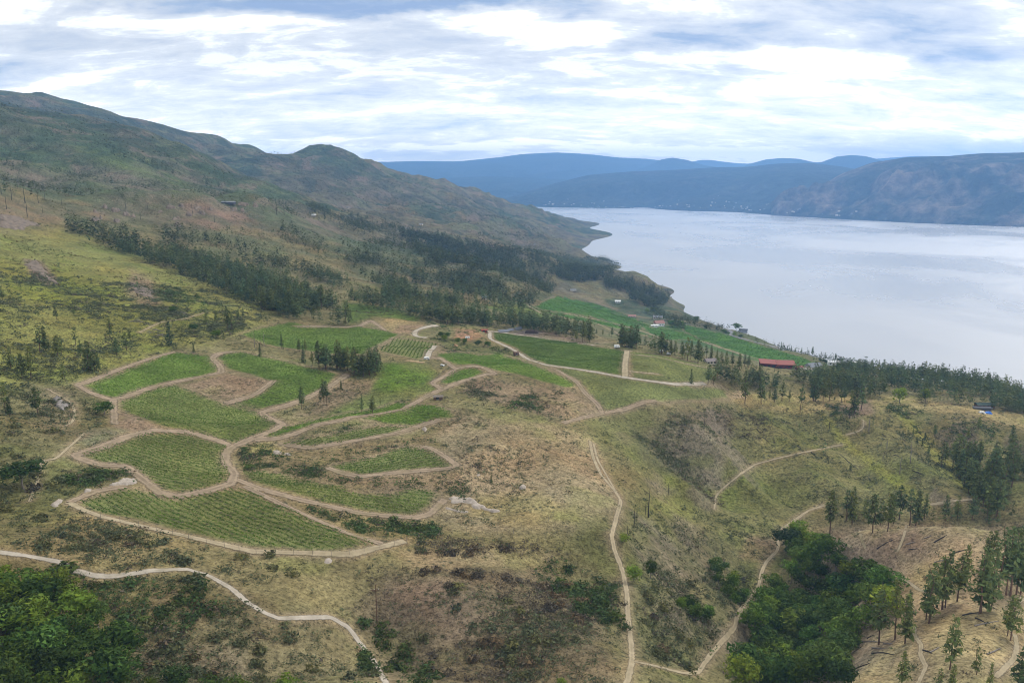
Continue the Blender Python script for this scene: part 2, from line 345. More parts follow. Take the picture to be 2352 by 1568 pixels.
def b_ground(nt, b, out):
    c = attr(nt)
    c = scalec(nt, c, mrange(nt, noise(nt, .045, 5, .6), .25, .75, .6, 1.35))
    c = mixrgb(nt, c, mixrgb(nt, c, (.52, .43, .33), 1.0, 'OVERLAY'), mrange(nt, noise(nt, .012, 4, .6), .45, .7, 0, .45))
    fa = nt.nodes.new('ShaderNodeAttribute'); fa.attribute_name = 'Col'
    for col_, sc_, lo_, hi_, k_ in (((.27, .28, .14), .0065, .51, .62, .6), ((.34, .245, .185), .0105, .53, .63, .7), ((.045, .07, .045), .008, .50, .60, .55)):
        f_ = nt.nodes.new('ShaderNodeMath'); f_.operation = 'MULTIPLY'; nt.links.new(mrange(nt, noise(nt, sc_, 7, .68), lo_, hi_, 0, k_), f_.inputs[0]); nt.links.new(fa.outputs['Alpha'], f_.inputs[1]); c = mixrgb(nt, c, col_, f_.outputs[0])
    tuft = noise(nt, .55, 3, .65)
    c = scalec(nt, c, mrange(nt, tuft, .3, .7, .6, 1.45))
    spot = nt.nodes.new('ShaderNodeTexVoronoi'); spot.inputs['Scale'].default_value = .33; spot.inputs['Randomness'].default_value = 1
    g = nt.nodes.new('ShaderNodeNewGeometry'); nt.links.new(g.outputs['Position'], spot.inputs['Vector'])
    dk = mrange(nt, spot.outputs['Distance'], .10, .34, 1, 0)
    dk2 = nt.nodes.new('ShaderNodeMath'); dk2.operation = 'MULTIPLY'; nt.links.new(dk, dk2.inputs[0]); nt.links.new(mrange(nt, noise(nt, .03, 4, .6), .40, .56, 0, .9), dk2.inputs[1])
    c = mixrgb(nt, c, (.062, .064, .034), dk2.outputs[0])
    sp2 = noise(nt, 1.25, 2, .6); c = scalec(nt, c, mrange(nt, sp2, .52, .66, 1.06, .52))
    nt.links.new(c, b.inputs['Base Color'])
    at = nt.nodes.new('ShaderNodeAttribute'); at.attribute_name = 'Col'
    fm = nt.nodes.new('ShaderNodeMath'); fm.operation = 'MULTIPLY'; nt.links.new(noise(nt, .017, 6, .68), fm.inputs[0]); nt.links.new(mrange(nt, at.outputs['Alpha'], 0, 1, 0, 95.0), fm.inputs[1])
    ad = nt.nodes.new('ShaderNodeMath'); ad.operation = 'ADD'; nt.links.new(tuft, ad.inputs[0]); nt.links.new(fm.outputs[0], ad.inputs[1])
    bump(nt, b, ad.outputs[0], .9, 1.0)
M_GROUND = material('hillside_ground', b_ground, .95, .05)
def simple(name, col, var=.25, scale=1.0, rough=.85, spec=.15, bmp=0.0, metal=0):
    def f(nt, b, out):
        k = mrange(nt, noise(nt, scale, 4, .6), .25, .75, 1 - var, 1 + var)
        r = nt.nodes.new('ShaderNodeRGB'); r.outputs[0].default_value = (*col, 1)
        nt.links.new(scalec(nt, r.outputs[0], k), b.inputs['Base Color']); b.inputs['Metallic'].default_value = metal
        if bmp: bump(nt, b, noise(nt, scale * 3, 3, .6), .6, bmp)
    return material(name, f, rough, spec)
def b_road(col, ragged=.55, centre=.0):
    def f(nt, b, out):
        r = nt.nodes.new('ShaderNodeRGB'); r.outputs[0].default_value = (*col, 1)
        c = scalec(nt, r.outputs[0], mrange(nt, noise(nt, .25, 5, .65), .25, .75, .74, 1.22))
        c = mixrgb(nt, c, (.2, .17, .08), mrange(nt, noise(nt, .09, 4, .6), .52, .72, 0, .55))
        nt.links.new(c, b.inputs['Base Color']); bump(nt, b, noise(nt, 1.3, 3, .6), .5, .2)
        sp = nt.nodes.new('ShaderNodeSeparateColor'); nt.links.new(attr(nt), sp.inputs[0])      # worn edges let the grass through
        def mth(op, x, y):
            n = nt.nodes.new('ShaderNodeMath'); n.operation = op
            for i, v in ((0, x), (1, y)):
                if isinstance(v, (int, float)): n.inputs[i].default_value = v
                else: nt.links.new(v, n.inputs[i])
            return n.outputs[0]
        k = mth('ADD', sp.outputs[0], mth('MULTIPLY', mth('SUBTRACT', noise(nt, .55, 5, .7), .5), ragged * 2.4))
        al = mrange(nt, k, .55, .95, 1, 0)
        cen = mth('MULTIPLY', mrange(nt, sp.outputs[0], .05, .3, 1, 0), mrange(nt, noise(nt, .12, 4, .7), .42, .6, 0, centre))
        al = mth('MULTIPLY', al, mth('SUBTRACT', 1.0, cen))
        t = nt.nodes.new('ShaderNodeBsdfTransparent'); m = nt.nodes.new('ShaderNodeMixShader'); nt.links.new(al, m.inputs[0]); nt.links.new(t.outputs[0], m.inputs[1]); nt.links.new(b.outputs[0], m.inputs[2]); nt.links.new(m.outputs[0], out.inputs[0])
    return f
M_DIRT = material('dirt_road', b_road((.32, .245, .165), .6, .75), .95, .05)
M_PALE = material('pale_gravel', b_road((.42, .365, .29), .35, .15), .95, .05)
M_TRAIL = material('trail_dirt', b_road((.38, .31, .20), .5, .4), .95, .05)
M_ASPH = simple('asphalt_road', (.2, .2, .2), .15, .3)
def foliage(name, tint=(1, 1, 1), var=.45, trans=.25, sc=.9):
    def f(nt, b, out):
        c = attr(nt); oi = nt.nodes.new('ShaderNodeObjectInfo')
        c = scalec(nt, c, mrange(nt, oi.outputs['Random'], 0, 1, 1 - var * .55, 1 + var * .55))
        c = scalec(nt, c, mrange(nt, noise(nt, sc, 3, .6), .25, .75, .6, 1.4))
        c = mixrgb(nt, c, tint, 1.0, 'MULTIPLY')
        fr_ = nt.nodes.new('ShaderNodeMath'); fr_.operation = 'MULTIPLY_ADD'; nt.links.new(oi.outputs['Random'], fr_.inputs[0]); fr_.inputs[1].default_value = 7.31; fr_.inputs[2].default_value = 0
        fq_ = nt.nodes.new('ShaderNodeMath'); fq_.operation = 'FRACT'; nt.links.new(fr_.outputs[0], fq_.inputs[0])
        c = mixrgb(nt, c, mixrgb(nt, c, (1.45, 1.15, .75), 1.0, 'MULTIPLY'), fq_.outputs[0])
        nt.links.new(c, b.inputs['Base Color'])
        t = nt.nodes.new('ShaderNodeBsdfTranslucent'); nt.links.new(c, t.inputs[0])
        m = nt.nodes.new('ShaderNodeMixShader'); m.inputs[0].default_value = trans
        nt.links.new(b.outputs[0], m.inputs[1]); nt.links.new(t.outputs[0], m.inputs[2]); nt.links.new(m.outputs[0], out.inputs[0])
    return material(name, f, .8, .12)
M_PINE = foliage('pine_needles', var=.5); M_LEAF = foliage('broad_leaves', var=1.0, trans=.3, sc=.35); M_SHRUB = foliage('shrub_leaves', var=.6)
M_VINE = foliage('vine_leaves', var=.25, trans=.3, sc=.35)
M_BARK = simple('pine_bark', (.13, .085, .06), .35, 2.0, .95, .05); M_BARKG = simple('grey_bark', (.22, .19, .16), .3, 2.0, .95, .05)
M_CHAR = simple('charred_wood', (.055, .05, .048), .4, 2.0, .95, .05); M_DEAD = simple('weathered_dead_wood', (.24, .21, .185), .35, 2.0, .95, .05)
M_ROCK = simple('pale_rock', (.40, .34, .28), .3, .6, .95, .1, .3)
M_ROCKB = simple('brown_rock', (.19, .15, .115), .5, .25, .95, .1, .5)
M_POST = simple('weathered_post', (.2, .17, .14), .3, 2.0)
def b_water(nt, b, out):
    g = nt.nodes.new('ShaderNodeNewGeometry'); v = vmul(nt, g.outputs['Position'], (.0013, .0010, 0)); 
    st = noise(nt, 1.0, 5, .62, v, .6)
    v2 = vmul(nt, g.outputs['Position'], (.05, .16, 0)); wv_ = noise(nt, 1.0, 4, .6, v2, .2)
    nt.nodes.remove(b)
    df = nt.nodes.new('ShaderNodeBsdfDiffuse')
    nt.links.new(mixrgb(nt, (.30, .305, .315), (.37, .375, .38), mrange(nt, st, .35, .65)), df.inputs[0])
    gl = nt.nodes.new('ShaderNodeBsdfGlossy'); gl.inputs[0].default_value = (.82, .82, .82, 1)
    nt.links.new(mrange(nt, st, .40, .60, .34, .24), gl.inputs['Roughness'])
    bp = nt.nodes.new('ShaderNodeBump'); bp.inputs['Strength'].default_value = .05; bp.inputs['Distance'].default_value = 1.0
    nt.links.new(wv_, bp.inputs['Height']); nt.links.new(bp.outputs[0], gl.inputs['Normal'])
    fr = nt.nodes.new('ShaderNodeFresnel'); fr.inputs[0].default_value = 1.9
    m = nt.nodes.new('ShaderNodeMixShader'); nt.links.new(fr.outputs[0], m.inputs[0]); nt.links.new(df.outputs[0], m.inputs[1]); nt.links.new(gl.outputs[0], m.inputs[2])
    nt.links.new(m.outputs[0], out.inputs[0])
M_WATER = material('lake_water', b_water)
def b_mount(nt, b, out, patch=.85):
    c = attr(nt)
    c = mixrgb(nt, c, (.34, .25, .18), mrange(nt, noise(nt, .0022, 7, .7), .48, .66, 0, patch))
    c = scalec(nt, c, mrange(nt, noise(nt, .012, 5, .75), .3, .7, .35, 1.7))
    nt.links.new(c, b.inputs['Base Color']); bump(nt, b, noise(nt, .012, 7, .72), 1.0, 75.0)
M_MOUNT = material('forested_mountain', b_mount, .95, .03); M_MOUNTF = material('far_forested_mountain', lambda nt, b, out: b_mount(nt, b, out, .12), .95, .03)
print('setup', round(time.time() - T0, 1))
#@@SECTION2
# ------------------------------------------------------------------ traced vineyard blocks: name -> (outline, row direction in the picture, row gap m, look)
VB = {}
def vb(key, label, poly, rowdir, gap, tint, floor, near): VB[key] = dict(label=label, poly=poly, rowdir=rowdir, gap=gap, tint=tint, floor=floor, near=near)
G1, G2, G3, G4 = (.066, .138, .022), (.080, .180, .022), (.12, .175, .05), (.15, .18, .07)      # vine leaf tints
FL1, FL2, FL3 = (.165, .185, .062), (.135, .185, .045), (.18, .19, .075)                          # grass between rows
vb(1, 'vineyard block just right of the hillside pines, bordered by the pale top-left track', Z(4,(1190,445),(1410,470),(1475,560),(1440,590),(1080,650),(800,745),(690,735),(600,670),(700,620)), (1, .25), 2.4, G2, FL2, 2)
vb(2, 'L-shaped vineyard block wrapping round a bare dirt patch with a curved track', Z(4,(1480,480),(1520,450),(1640,445),(1880,500),(2270,590),(2200,680),(1990,770),(1720,830),(1600,815),(1580,790),(1750,740),(1850,640),(1700,590),(1540,555)), (1, .28), 2.4, G1, FL2, 2)
vb(3, 'large even vineyard block in the middle left, above the striped rows', Z(4,(830,780),(1080,680),(1180,670),(1450,770),(1720,850),(1880,920),(1800,980),(1680,1030),(1600,1060),(1380,1010),(1100,940),(830,830)), (1, .30), 2.4, G1, FL1, 2)
vb(4, 'striped vineyard block ringed on all sides by a looping dirt road', Z(4,(550,1130),(880,1040),(920,1010),(1010,990),(1250,995),(1535,1080),(1500,1140),(1555,1270),(1535,1315),(1340,1385),(1190,1400),(1090,1360),(880,1200),(700,1190),(600,1165)), (1, .37), 2.6, G1, FL3, 1)
vb(5, 'nearest striped vineyard block, above the winding gravel path', Z(7,(535,350),(590,335),(850,260),(1150,320),(1300,310),(1570,260),(1650,265),(2100,465),(2351,575)) + Z(8,(335,625),(300,645),(0,675)) + Z(7,(2100,680),(1700,645),(1300,555),(900,455),(700,425),(590,398)), (1, .37), 2.6, G1, FL3, 1)
vb(6, 'long wavy vineyard strip ending beside a white rock slab', Z(7,(1640,145),(1760,140),(2100,210),(2345,258)) + Z(8,(130,275),(300,300),(420,305),(520,268),(640,262),(730,292),(695,360),(580,428),(350,422),(0,357)) + Z(7,(2000,290),(1700,203)), (1, .10), 2.3, G1, FL3, 1)
vb(7, 'pointed vineyard block between two belts of dark shrubs', Z(5,(25,1215),(300,1162),(480,1092),(600,1088),(700,1122),(825,1200),(805,1218),(500,1242),(220,1270),(100,1243)), (1, -.22), 2.3, G1, FL3, 1)
vb(8, 'narrow vineyard strip under a clump of dark bushes', Z(5,(550,952),(400,947),(200,967),(0,1012)) + Z(4,(2000,1040),(1915,1068),(2050,1083)) + Z(5,(60,1062),(330,1008),(520,970)), (1, -.22), 2.3, G1, FL3, 1)
vb(9, 'bright green leaf-shaped vineyard block at the end of a dirt road', Z(5,(245,885),(450,852),(600,803),(720,803),(826,850),(845,880),(600,932),(400,922)), (1, .25), 2.3, G2, FL2, 1)
vb(10, 'thin bright green vineyard ribbon between two dirt roads', Z(4,(1765,1008),(1900,962),(2100,908)) + Z(5,(0,882),(300,832),(480,788),(555,792),(500,827),(280,857),(100,888)) + Z(4,(2200,912),(1990,965),(1880,1012)), (1, -.25), 2.3, G2, FL2, 1)
vb(11, 'highest vineyard block under the pine forest, behind a dark copse', Z(4,(1645,325),(1730,292),(1960,238),(2120,272),(2345,282)) + Z(5,(200,272),(330,288),(475,322),(300,410),(250,455),(0,450)) + Z(4,(1800,392)), (1, .22), 2.5, G1, FL2, 2)
vb(12, 'small vineyard plot with wide clear rows beside a white gravel bend', Z(5,(350,435),(452,352),(560,358),(735,386),(650,467),(600,487)), (-.62, .78), 2.6, G1, FL3, 2)
vb(13, 'bright green vineyard block sloping right, above a brown shrubby hill', Z(5,(745,455),(900,442),(1010,462),(1060,462),(1150,458),(1370,522),(1655,640),(1685,668),(1600,677),(1300,597),(1120,557),(1000,522),(880,527),(785,490)), (1, .35), 2.4, G2, FL2, 2)
vb(14, 'small teardrop vineyard plot enclosed by reddish dirt roads', Z(5,(765,640),(860,563),(980,548),(1055,576),(940,628),(800,661)), (1, -.4), 2.4, G2, FL2, 2)
vb(15, 'large dark green vineyard field left of the straight dirt strip', Z(5,(1125,312),(1250,323),(1700,388),(2003,432),(1985,606),(1800,565),(1500,525),(1365,478),(1285,418),(1125,350)), (1, .16), 2.5, (.06, .12, .022), (.11, .15, .04), 2)
vb(16, 'pale green young vineyard field right of the straight dirt strip', Z(5,(2045,435),(2345,480)) + Z(6,(0,482),(300,556),(308,580),(200,645),(0,655)) + Z(5,(2052,616)), (1, .22), 2.6, G3, FL3, 2)
vb(17, 'pale straw-green young vineyard on the bench above the canyon', Z(5,(1520,556),(1600,550),(2030,625),(2351,668)) + Z(6,(338,692),(345,755),(0,766)) + Z(5,(2100,785),(1872,852),(1775,720),(1685,620)), (1, .30), 2.6, G4, FL3, 2)
vb(18, 'far green vineyard terraces with small bare patches near the lakeshore houses', Z(2,(1400,1130),(1480,1090),(1600,1060),(1640,1080),(1800,1110),(2000,1180),(2180,1262),(2100,1290),(1900,1225),(1700,1180),(1450,1150)), (1, .30), 3.0, (.075, .18, .032), (.10, .19, .045), 3)
vb(19, 'far green vineyard slope between the pine belt and the diagonal field track', Z(2,(1430,1162),(1700,1196),(1900,1240),(2100,1305),(2340,1375),(2250,1350),(2000,1285),(1750,1235)), (1, .32), 3.0, (.075, .18, .032), (.10, .19, .045), 3)
vb(20, 'far green vineyard below the cluster of lakeshore houses', Z(15,(900,760),(1100,840),(1380,870),(1600,925),(1760,1000),(2000,1095),(1750,1010),(1500,985),(1280,990),(1050,880)), (1, .35), 3.0, (.075, .18, .032), (.10, .19, .045), 3)
vb(21, 'far green vineyard field along the grey lakeshore road', Z(6,(40,252),(300,315),(600,405),(850,475),(985,530),(900,556),(600,500),(450,452),(200,368),(60,300)), (1, .30), 3.0, (.075, .18, .032), (.10, .19, .045), 3)

# ------------------------------------------------------------------ traced roads: (name, label, width m, material, picture polyline)
RD = []
def rd(name, w, mat, pts, label): RD.append((name, label, w, mat, pts))
rd('gravel_path', 1.9, M_PALE, [(-20,1265),(0,1268),(60,1276),(140,1291),(165,1308),(215,1322),(250,1324),(310,1317),(350,1310),(430,1307),(480,1322),(530,1350),(570,1385),(610,1408),(640,1420),(700,1418),(760,1417),(800,1440),(830,1480),(860,1520),(890,1575)], 'winding pale gravel path across the lower left')
rd('ridge_track', 1.9, M_TRAIL, [(1355,1012),(1362,1050),(1380,1090),(1410,1125),(1427,1150),(1415,1190),(1405,1230),(1412,1265),(1430,1310),(1440,1360),(1443,1420),(1450,1480),(1452,1520),(1438,1575)], 'pale dirt track running down the central ridge to the bottom edge')
rd('ridge_track', 1.0, M_TRAIL, [(1363,1018),(1372,1055),(1398,1100),(1426,1148)], 'second wheel rut beside the track on the upper ridge')
rd('canyon_track', 1.7, M_TRAIL, Z(9,(1000,370),(900,400),(810,465),(700,540),(690,600),(690,670),(610,750),(575,830),(560,920),(470,1030),(415,1110),(400,1190),(300,1300),(210,1410),(150,1500),(80,1505),(0,1490)) + Z(8,(2200,1450),(2060,1420)), 'dirt track climbing the canyon beside the leafy trees')
rd('canyon_track', 1.6, M_TRAIL, Z(6,(1720,1470),(1850,1450),(2060,1430)), 'short stretch of dirt track among the pines at the canyon head')
rd('hillside_trail', .9, M_TRAIL, Z(6,(260,1500),(270,1410),(320,1360),(430,1270),(530,1200),(720,1150),(900,1110),(1130,1065)), 'thin trail slanting up the grassy canyon side')
rd('hillside_trail', .9, M_TRAIL, Z(6,(1150,1000),(1240,975),(1270,950),(1265,900)), 'thin trail bending up under the bench pines')
rd('knoll_trail', 1.0, M_TRAIL, Z(9,(1490,830),(1590,900),(1640,940),(1690,955)), 'short bright trail between knoll pines and leafy trees')
rd('knoll_trail', 1.0, M_TRAIL, Z(9,(1610,1190),(1615,1260),(1660,1310),(1650,1380),(1690,1460),(1660,1520),(1635,1575)), 'winding trail on the near dry-grass knoll')
rd('knoll_trail', 1.3, M_TRAIL, Z(9,(2351,995),(2290,1030),(2280,1060)), 'pale trail at the right edge above the leaning pine')
rd('knoll_trail', 1.2, M_TRAIL, Z(9,(2290,1240),(2305,1310),(2290,1400),(2220,1470),(2160,1530)), 'pale trail dropping along the lower right edge')
rd('knoll_trail', .9, M_TRAIL, Z(9,(1040,560),(1090,600),(1180,650)), 'leftmost faint trail on the far dry slope')
rd('knoll_trail', .8, M_TRAIL, Z(9,(1240,530),(1250,590),(1280,660)), 'middle faint trail on the far dry slope')
rd('knoll_trail', .9, M_TRAIL, Z(9,(1555,500),(1540,580),(1500,680)), 'rightmost faint trail on the far dry slope')
rd('vineyard_road', 3.2, M_DIRT, Z(4,(520,665),(600,640),(800,560),(1000,490),(1180,440)), 'dirt track along the top edge of the left vineyards')
rd('vineyard_road', 4.4, M_DIRT, Z(4,(520,665),(620,720),(750,765),(850,745),(1000,690),(1150,650),(1350,610),(1500,580),(1490,540),(1430,480),(1480,450),(1580,440)), 'dirt road winding between the upper left vineyard blocks')
rd('vineyard_road', 3.5, M_DIRT, Z(4,(765,765),(770,850),(775,930)), 'short twin-rut dirt road dropping left of the middle block')
rd('vineyard_road', 4.0, M_DIRT, Z(4,(1520,790),(1700,740),(1780,690),(1850,635)), 'curved dirt spur inside the L-shaped vineyard')
rd('vineyard_road', 4.4, M_DIRT, Z(4,(2351,590),(2250,660),(2100,740),(1950,800),(1760,850),(1800,880),(1920,930),(1850,970),(1690,1030),(1570,1080),(1520,1130),(1530,1200),(1590,1260),(1560,1330),(1400,1380),(1200,1420),(1080,1390),(950,1290),(850,1210),(680,1205),(550,1165),(505,1140),(700,1080),(860,1012),(1050,968),(1250,980),(1450,1030),(1560,1075)), 'dirt road looping round the striped vineyard block')
rd('vineyard_road', 4.0, M_DIRT, Z(4,(1700,1030),(1880,1025),(2000,990),(2150,930),(2351,895)) + Z(5,(130,885),(350,860),(500,830),(600,780),(680,735),(780,690),(900,640),(1080,590),(1140,590),(1050,545),(980,535),(860,555),(760,480),(690,480)), 'dirt road from the looping road up to the teardrop plot')
rd('vineyard_road', 4.0, M_DIRT, Z(5,(855,560),(820,590),(700,650),(770,690)), 'reddish dirt road closing the left side of the teardrop plot')
rd('gravel_bend', 4.5, M_PALE, Z(5,(670,490),(690,430),(725,400)), 'white gravel bend right of the clear-rowed plot')
rd('gravel_road', 5.0, M_PALE, Z(5,(670,345),(590,335),(580,305),(650,275),(740,260)), 'hooked pale gravel road beside the ploughed tan field')
rd('vineyard_road', 4.0, M_DIRT, Z(4,(2000,268),(2351,272)) + Z(5,(230,262),(290,225),(390,295)), 'dirt track along the top of the highest vineyard')
rd('gravel_road', 3.6, M_PALE, Z(5,(1040,295),(1100,300),(1090,350),(1200,400),(1280,440),(1350,490),(1480,530),(1600,545),(1800,575),(2020,615),(2200,640),(2351,660)) + Z(6,(200,655)), 'long pale farm road under the dark green field')
rd('gravel_road', 3.2, M_PALE, Z(5,(1100,300),(1200,312),(1400,340),(1650,378),(1800,395)), 'pale farm track along the top of the dark green field')
rd('dirt_strip', 5.0, M_TRAIL, Z(5,(2022,430),(2008,520),(2008,605)), 'straight dirt strip between the dark and pale vineyard fields')
rd('vineyard_road', 4.0, M_DIRT, Z(5,(1540,556),(1680,640),(1740,720),(1830,800),(1850,850)), 'dirt road down the left edge of the straw-green vineyard')
rd('vineyard_road', 3.4, M_DIRT, Z(5,(1590,920),(1700,890),(1850,855),(2000,830),(2150,775),(2220,770)), 'dirt track under the straw-green vineyard on the canyon rim')
rd('vineyard_road', 3.4, M_DIRT, Z(5,(0,1222),(100,1258),(220,1282),(500,1252),(820,1227),(880,1210),(800,1150),(700,1090),(640,1080)), 'dirt track round the pointed vineyard block')
rd('vineyard_road', 3.6, M_DIRT, Z(7,(1600,195),(1750,255),(2000,325),(2351,405)) + Z(8,(200,420),(400,440),(600,452),(690,430),(790,330)), 'dirt track under the wavy vineyard strip')
rd('vineyard_road', 2.6, M_DIRT, Z(7,(1650,240),(1900,360),(2100,450),(2351,560)) + Z(8,(370,632)), 'narrow dirt track down the right side of the nearest block')
rd('vineyard_road', 3.2, M_TRAIL, Z(7,(470,350),(560,400),(700,450),(1000,520),(1400,610),(1700,680),(2000,690),(2351,700)) + Z(8,(200,690),(400,640),(520,610)), 'straw-edged dirt track under the nearest vineyard block')
rd('vineyard_road', 3.0, M_DIRT, Z(7,(470,350),(650,270),(850,240)), 'dirt track along the top left of the nearest block')
rd('vineyard_road', 3.4, M_DIRT, Z(4,(1890,1060),(2100,1090)) + Z(5,(0,1070),(300,1020),(500,980),(650,930),(760,900)), 'dirt track under the narrow vineyard strip')
rd('footpath', .9, M_TRAIL, Z(4,(320,690),(480,780),(510,850),(490,915),(440,940)), 'upper thin footpath on the left hillside')
rd('footpath', .9, M_TRAIL, Z(4,(570,990),(470,1080),(380,1160),(280,1180),(260,1300),(200,1450)), 'lower thin footpath on the left hillside')
rd('footpath', .8, M_TRAIL, Z(4,(940,310),(1080,240),(1250,215),(1400,170)), 'faint grassy track on the left hillside above the slash piles')
rd('lakeshore_road', 6.0, M_ASPH, Z(3,(330,1280),(385,1300),(370,1325),(500,1360),(700,1410),(850,1440),(980,1480)), 'grey lakeshore road above the water')
rd('lakeshore_road', 6.0, M_ASPH, Z(2,(1480,860),(1560,890),(1600,920)), 'far bend of the lakeshore road among pines')
rd('field_track', 3.0, M_TRAIL, Z(2,(1350,1120),(1440,1175)), 'short pale track behind the pine belt')
rd('field_track', 3.0, M_TRAIL, Z(15,(0,655),(220,700),(450,745),(830,830),(1050,905),(1270,1000)), 'diagonal pale track across the far green vineyards')
rd('field_track', 2.4, M_TRAIL, Z(15,(250,725),(450,800),(600,870),(720,935)), 'lower diagonal track across the far green vineyards')
rd('field_track', 2.4, M_TRAIL, Z(15,(1770,1015),(2000,1095),(2200,1160),(2280,1195)), 'pale track crossing the field by the lakeshore road')
rd('field_track', 2.0, M_TRAIL, Z(15,(820,1170),(1200,1215),(1600,1310),(1980,1370)), 'upper pale track across the young vineyard field')
rd('field_track', 2.0, M_TRAIL, Z(15,(820,1392),(1200,1430)), 'lower pale track in the young vineyard field')
for r_ in range(len(RD)):
    nme, lab, w, mat, P = RD[r_]
    P = np.array(P, float)                 # smooth and resample in the picture, then drop onto the ground
    t = np.r_[0, np.cumsum(np.hypot(*np.diff(P, axis=0).T))]; m = max(8, int(t[-1] / 3.0)); tt = np.linspace(0, t[-1], m)
    px = np.interp(tt, t, P[:, 0]); py = np.interp(tt, t, P[:, 1])
    for _ in range(3):
        px[1:-1] = (px[:-2] + 2 * px[1:-1] + px[2:]) / 4; py[1:-1] = (py[:-2] + 2 * py[1:-1] + py[2:]) / 4
    g = ground(px, py)
    for _ in range(2): g[1:-1] = (g[:-2] + 2 * g[1:-1] + g[2:]) / 4
    RD[r_] = (nme, lab, w, mat, g)
for b in VB.values():
    P = np.array(b['poly'], float); nx = np.roll(P, -1, 0); Q_ = []
    for p, q in zip(P, nx):
        k = max(1, int(np.hypot(*(q - p)) / 15)); Q_ += [p + (q - p) * i / k for i in range(k)]
    b['ring'] = np.array(Q_); b['w'] = ground(b['ring'][:, 0], b['ring'][:, 1])[:, :2]
    c = P.mean(0); a, e = ground([c[0] - 12 * b['rowdir'][0], c[0] + 12 * b['rowdir'][0]], [c[1] - 12 * b['rowdir'][1], c[1] + 12 * b['rowdir'][1]])
    d = (e - a)[:2]; b['dir'] = d / np.linalg.norm(d)

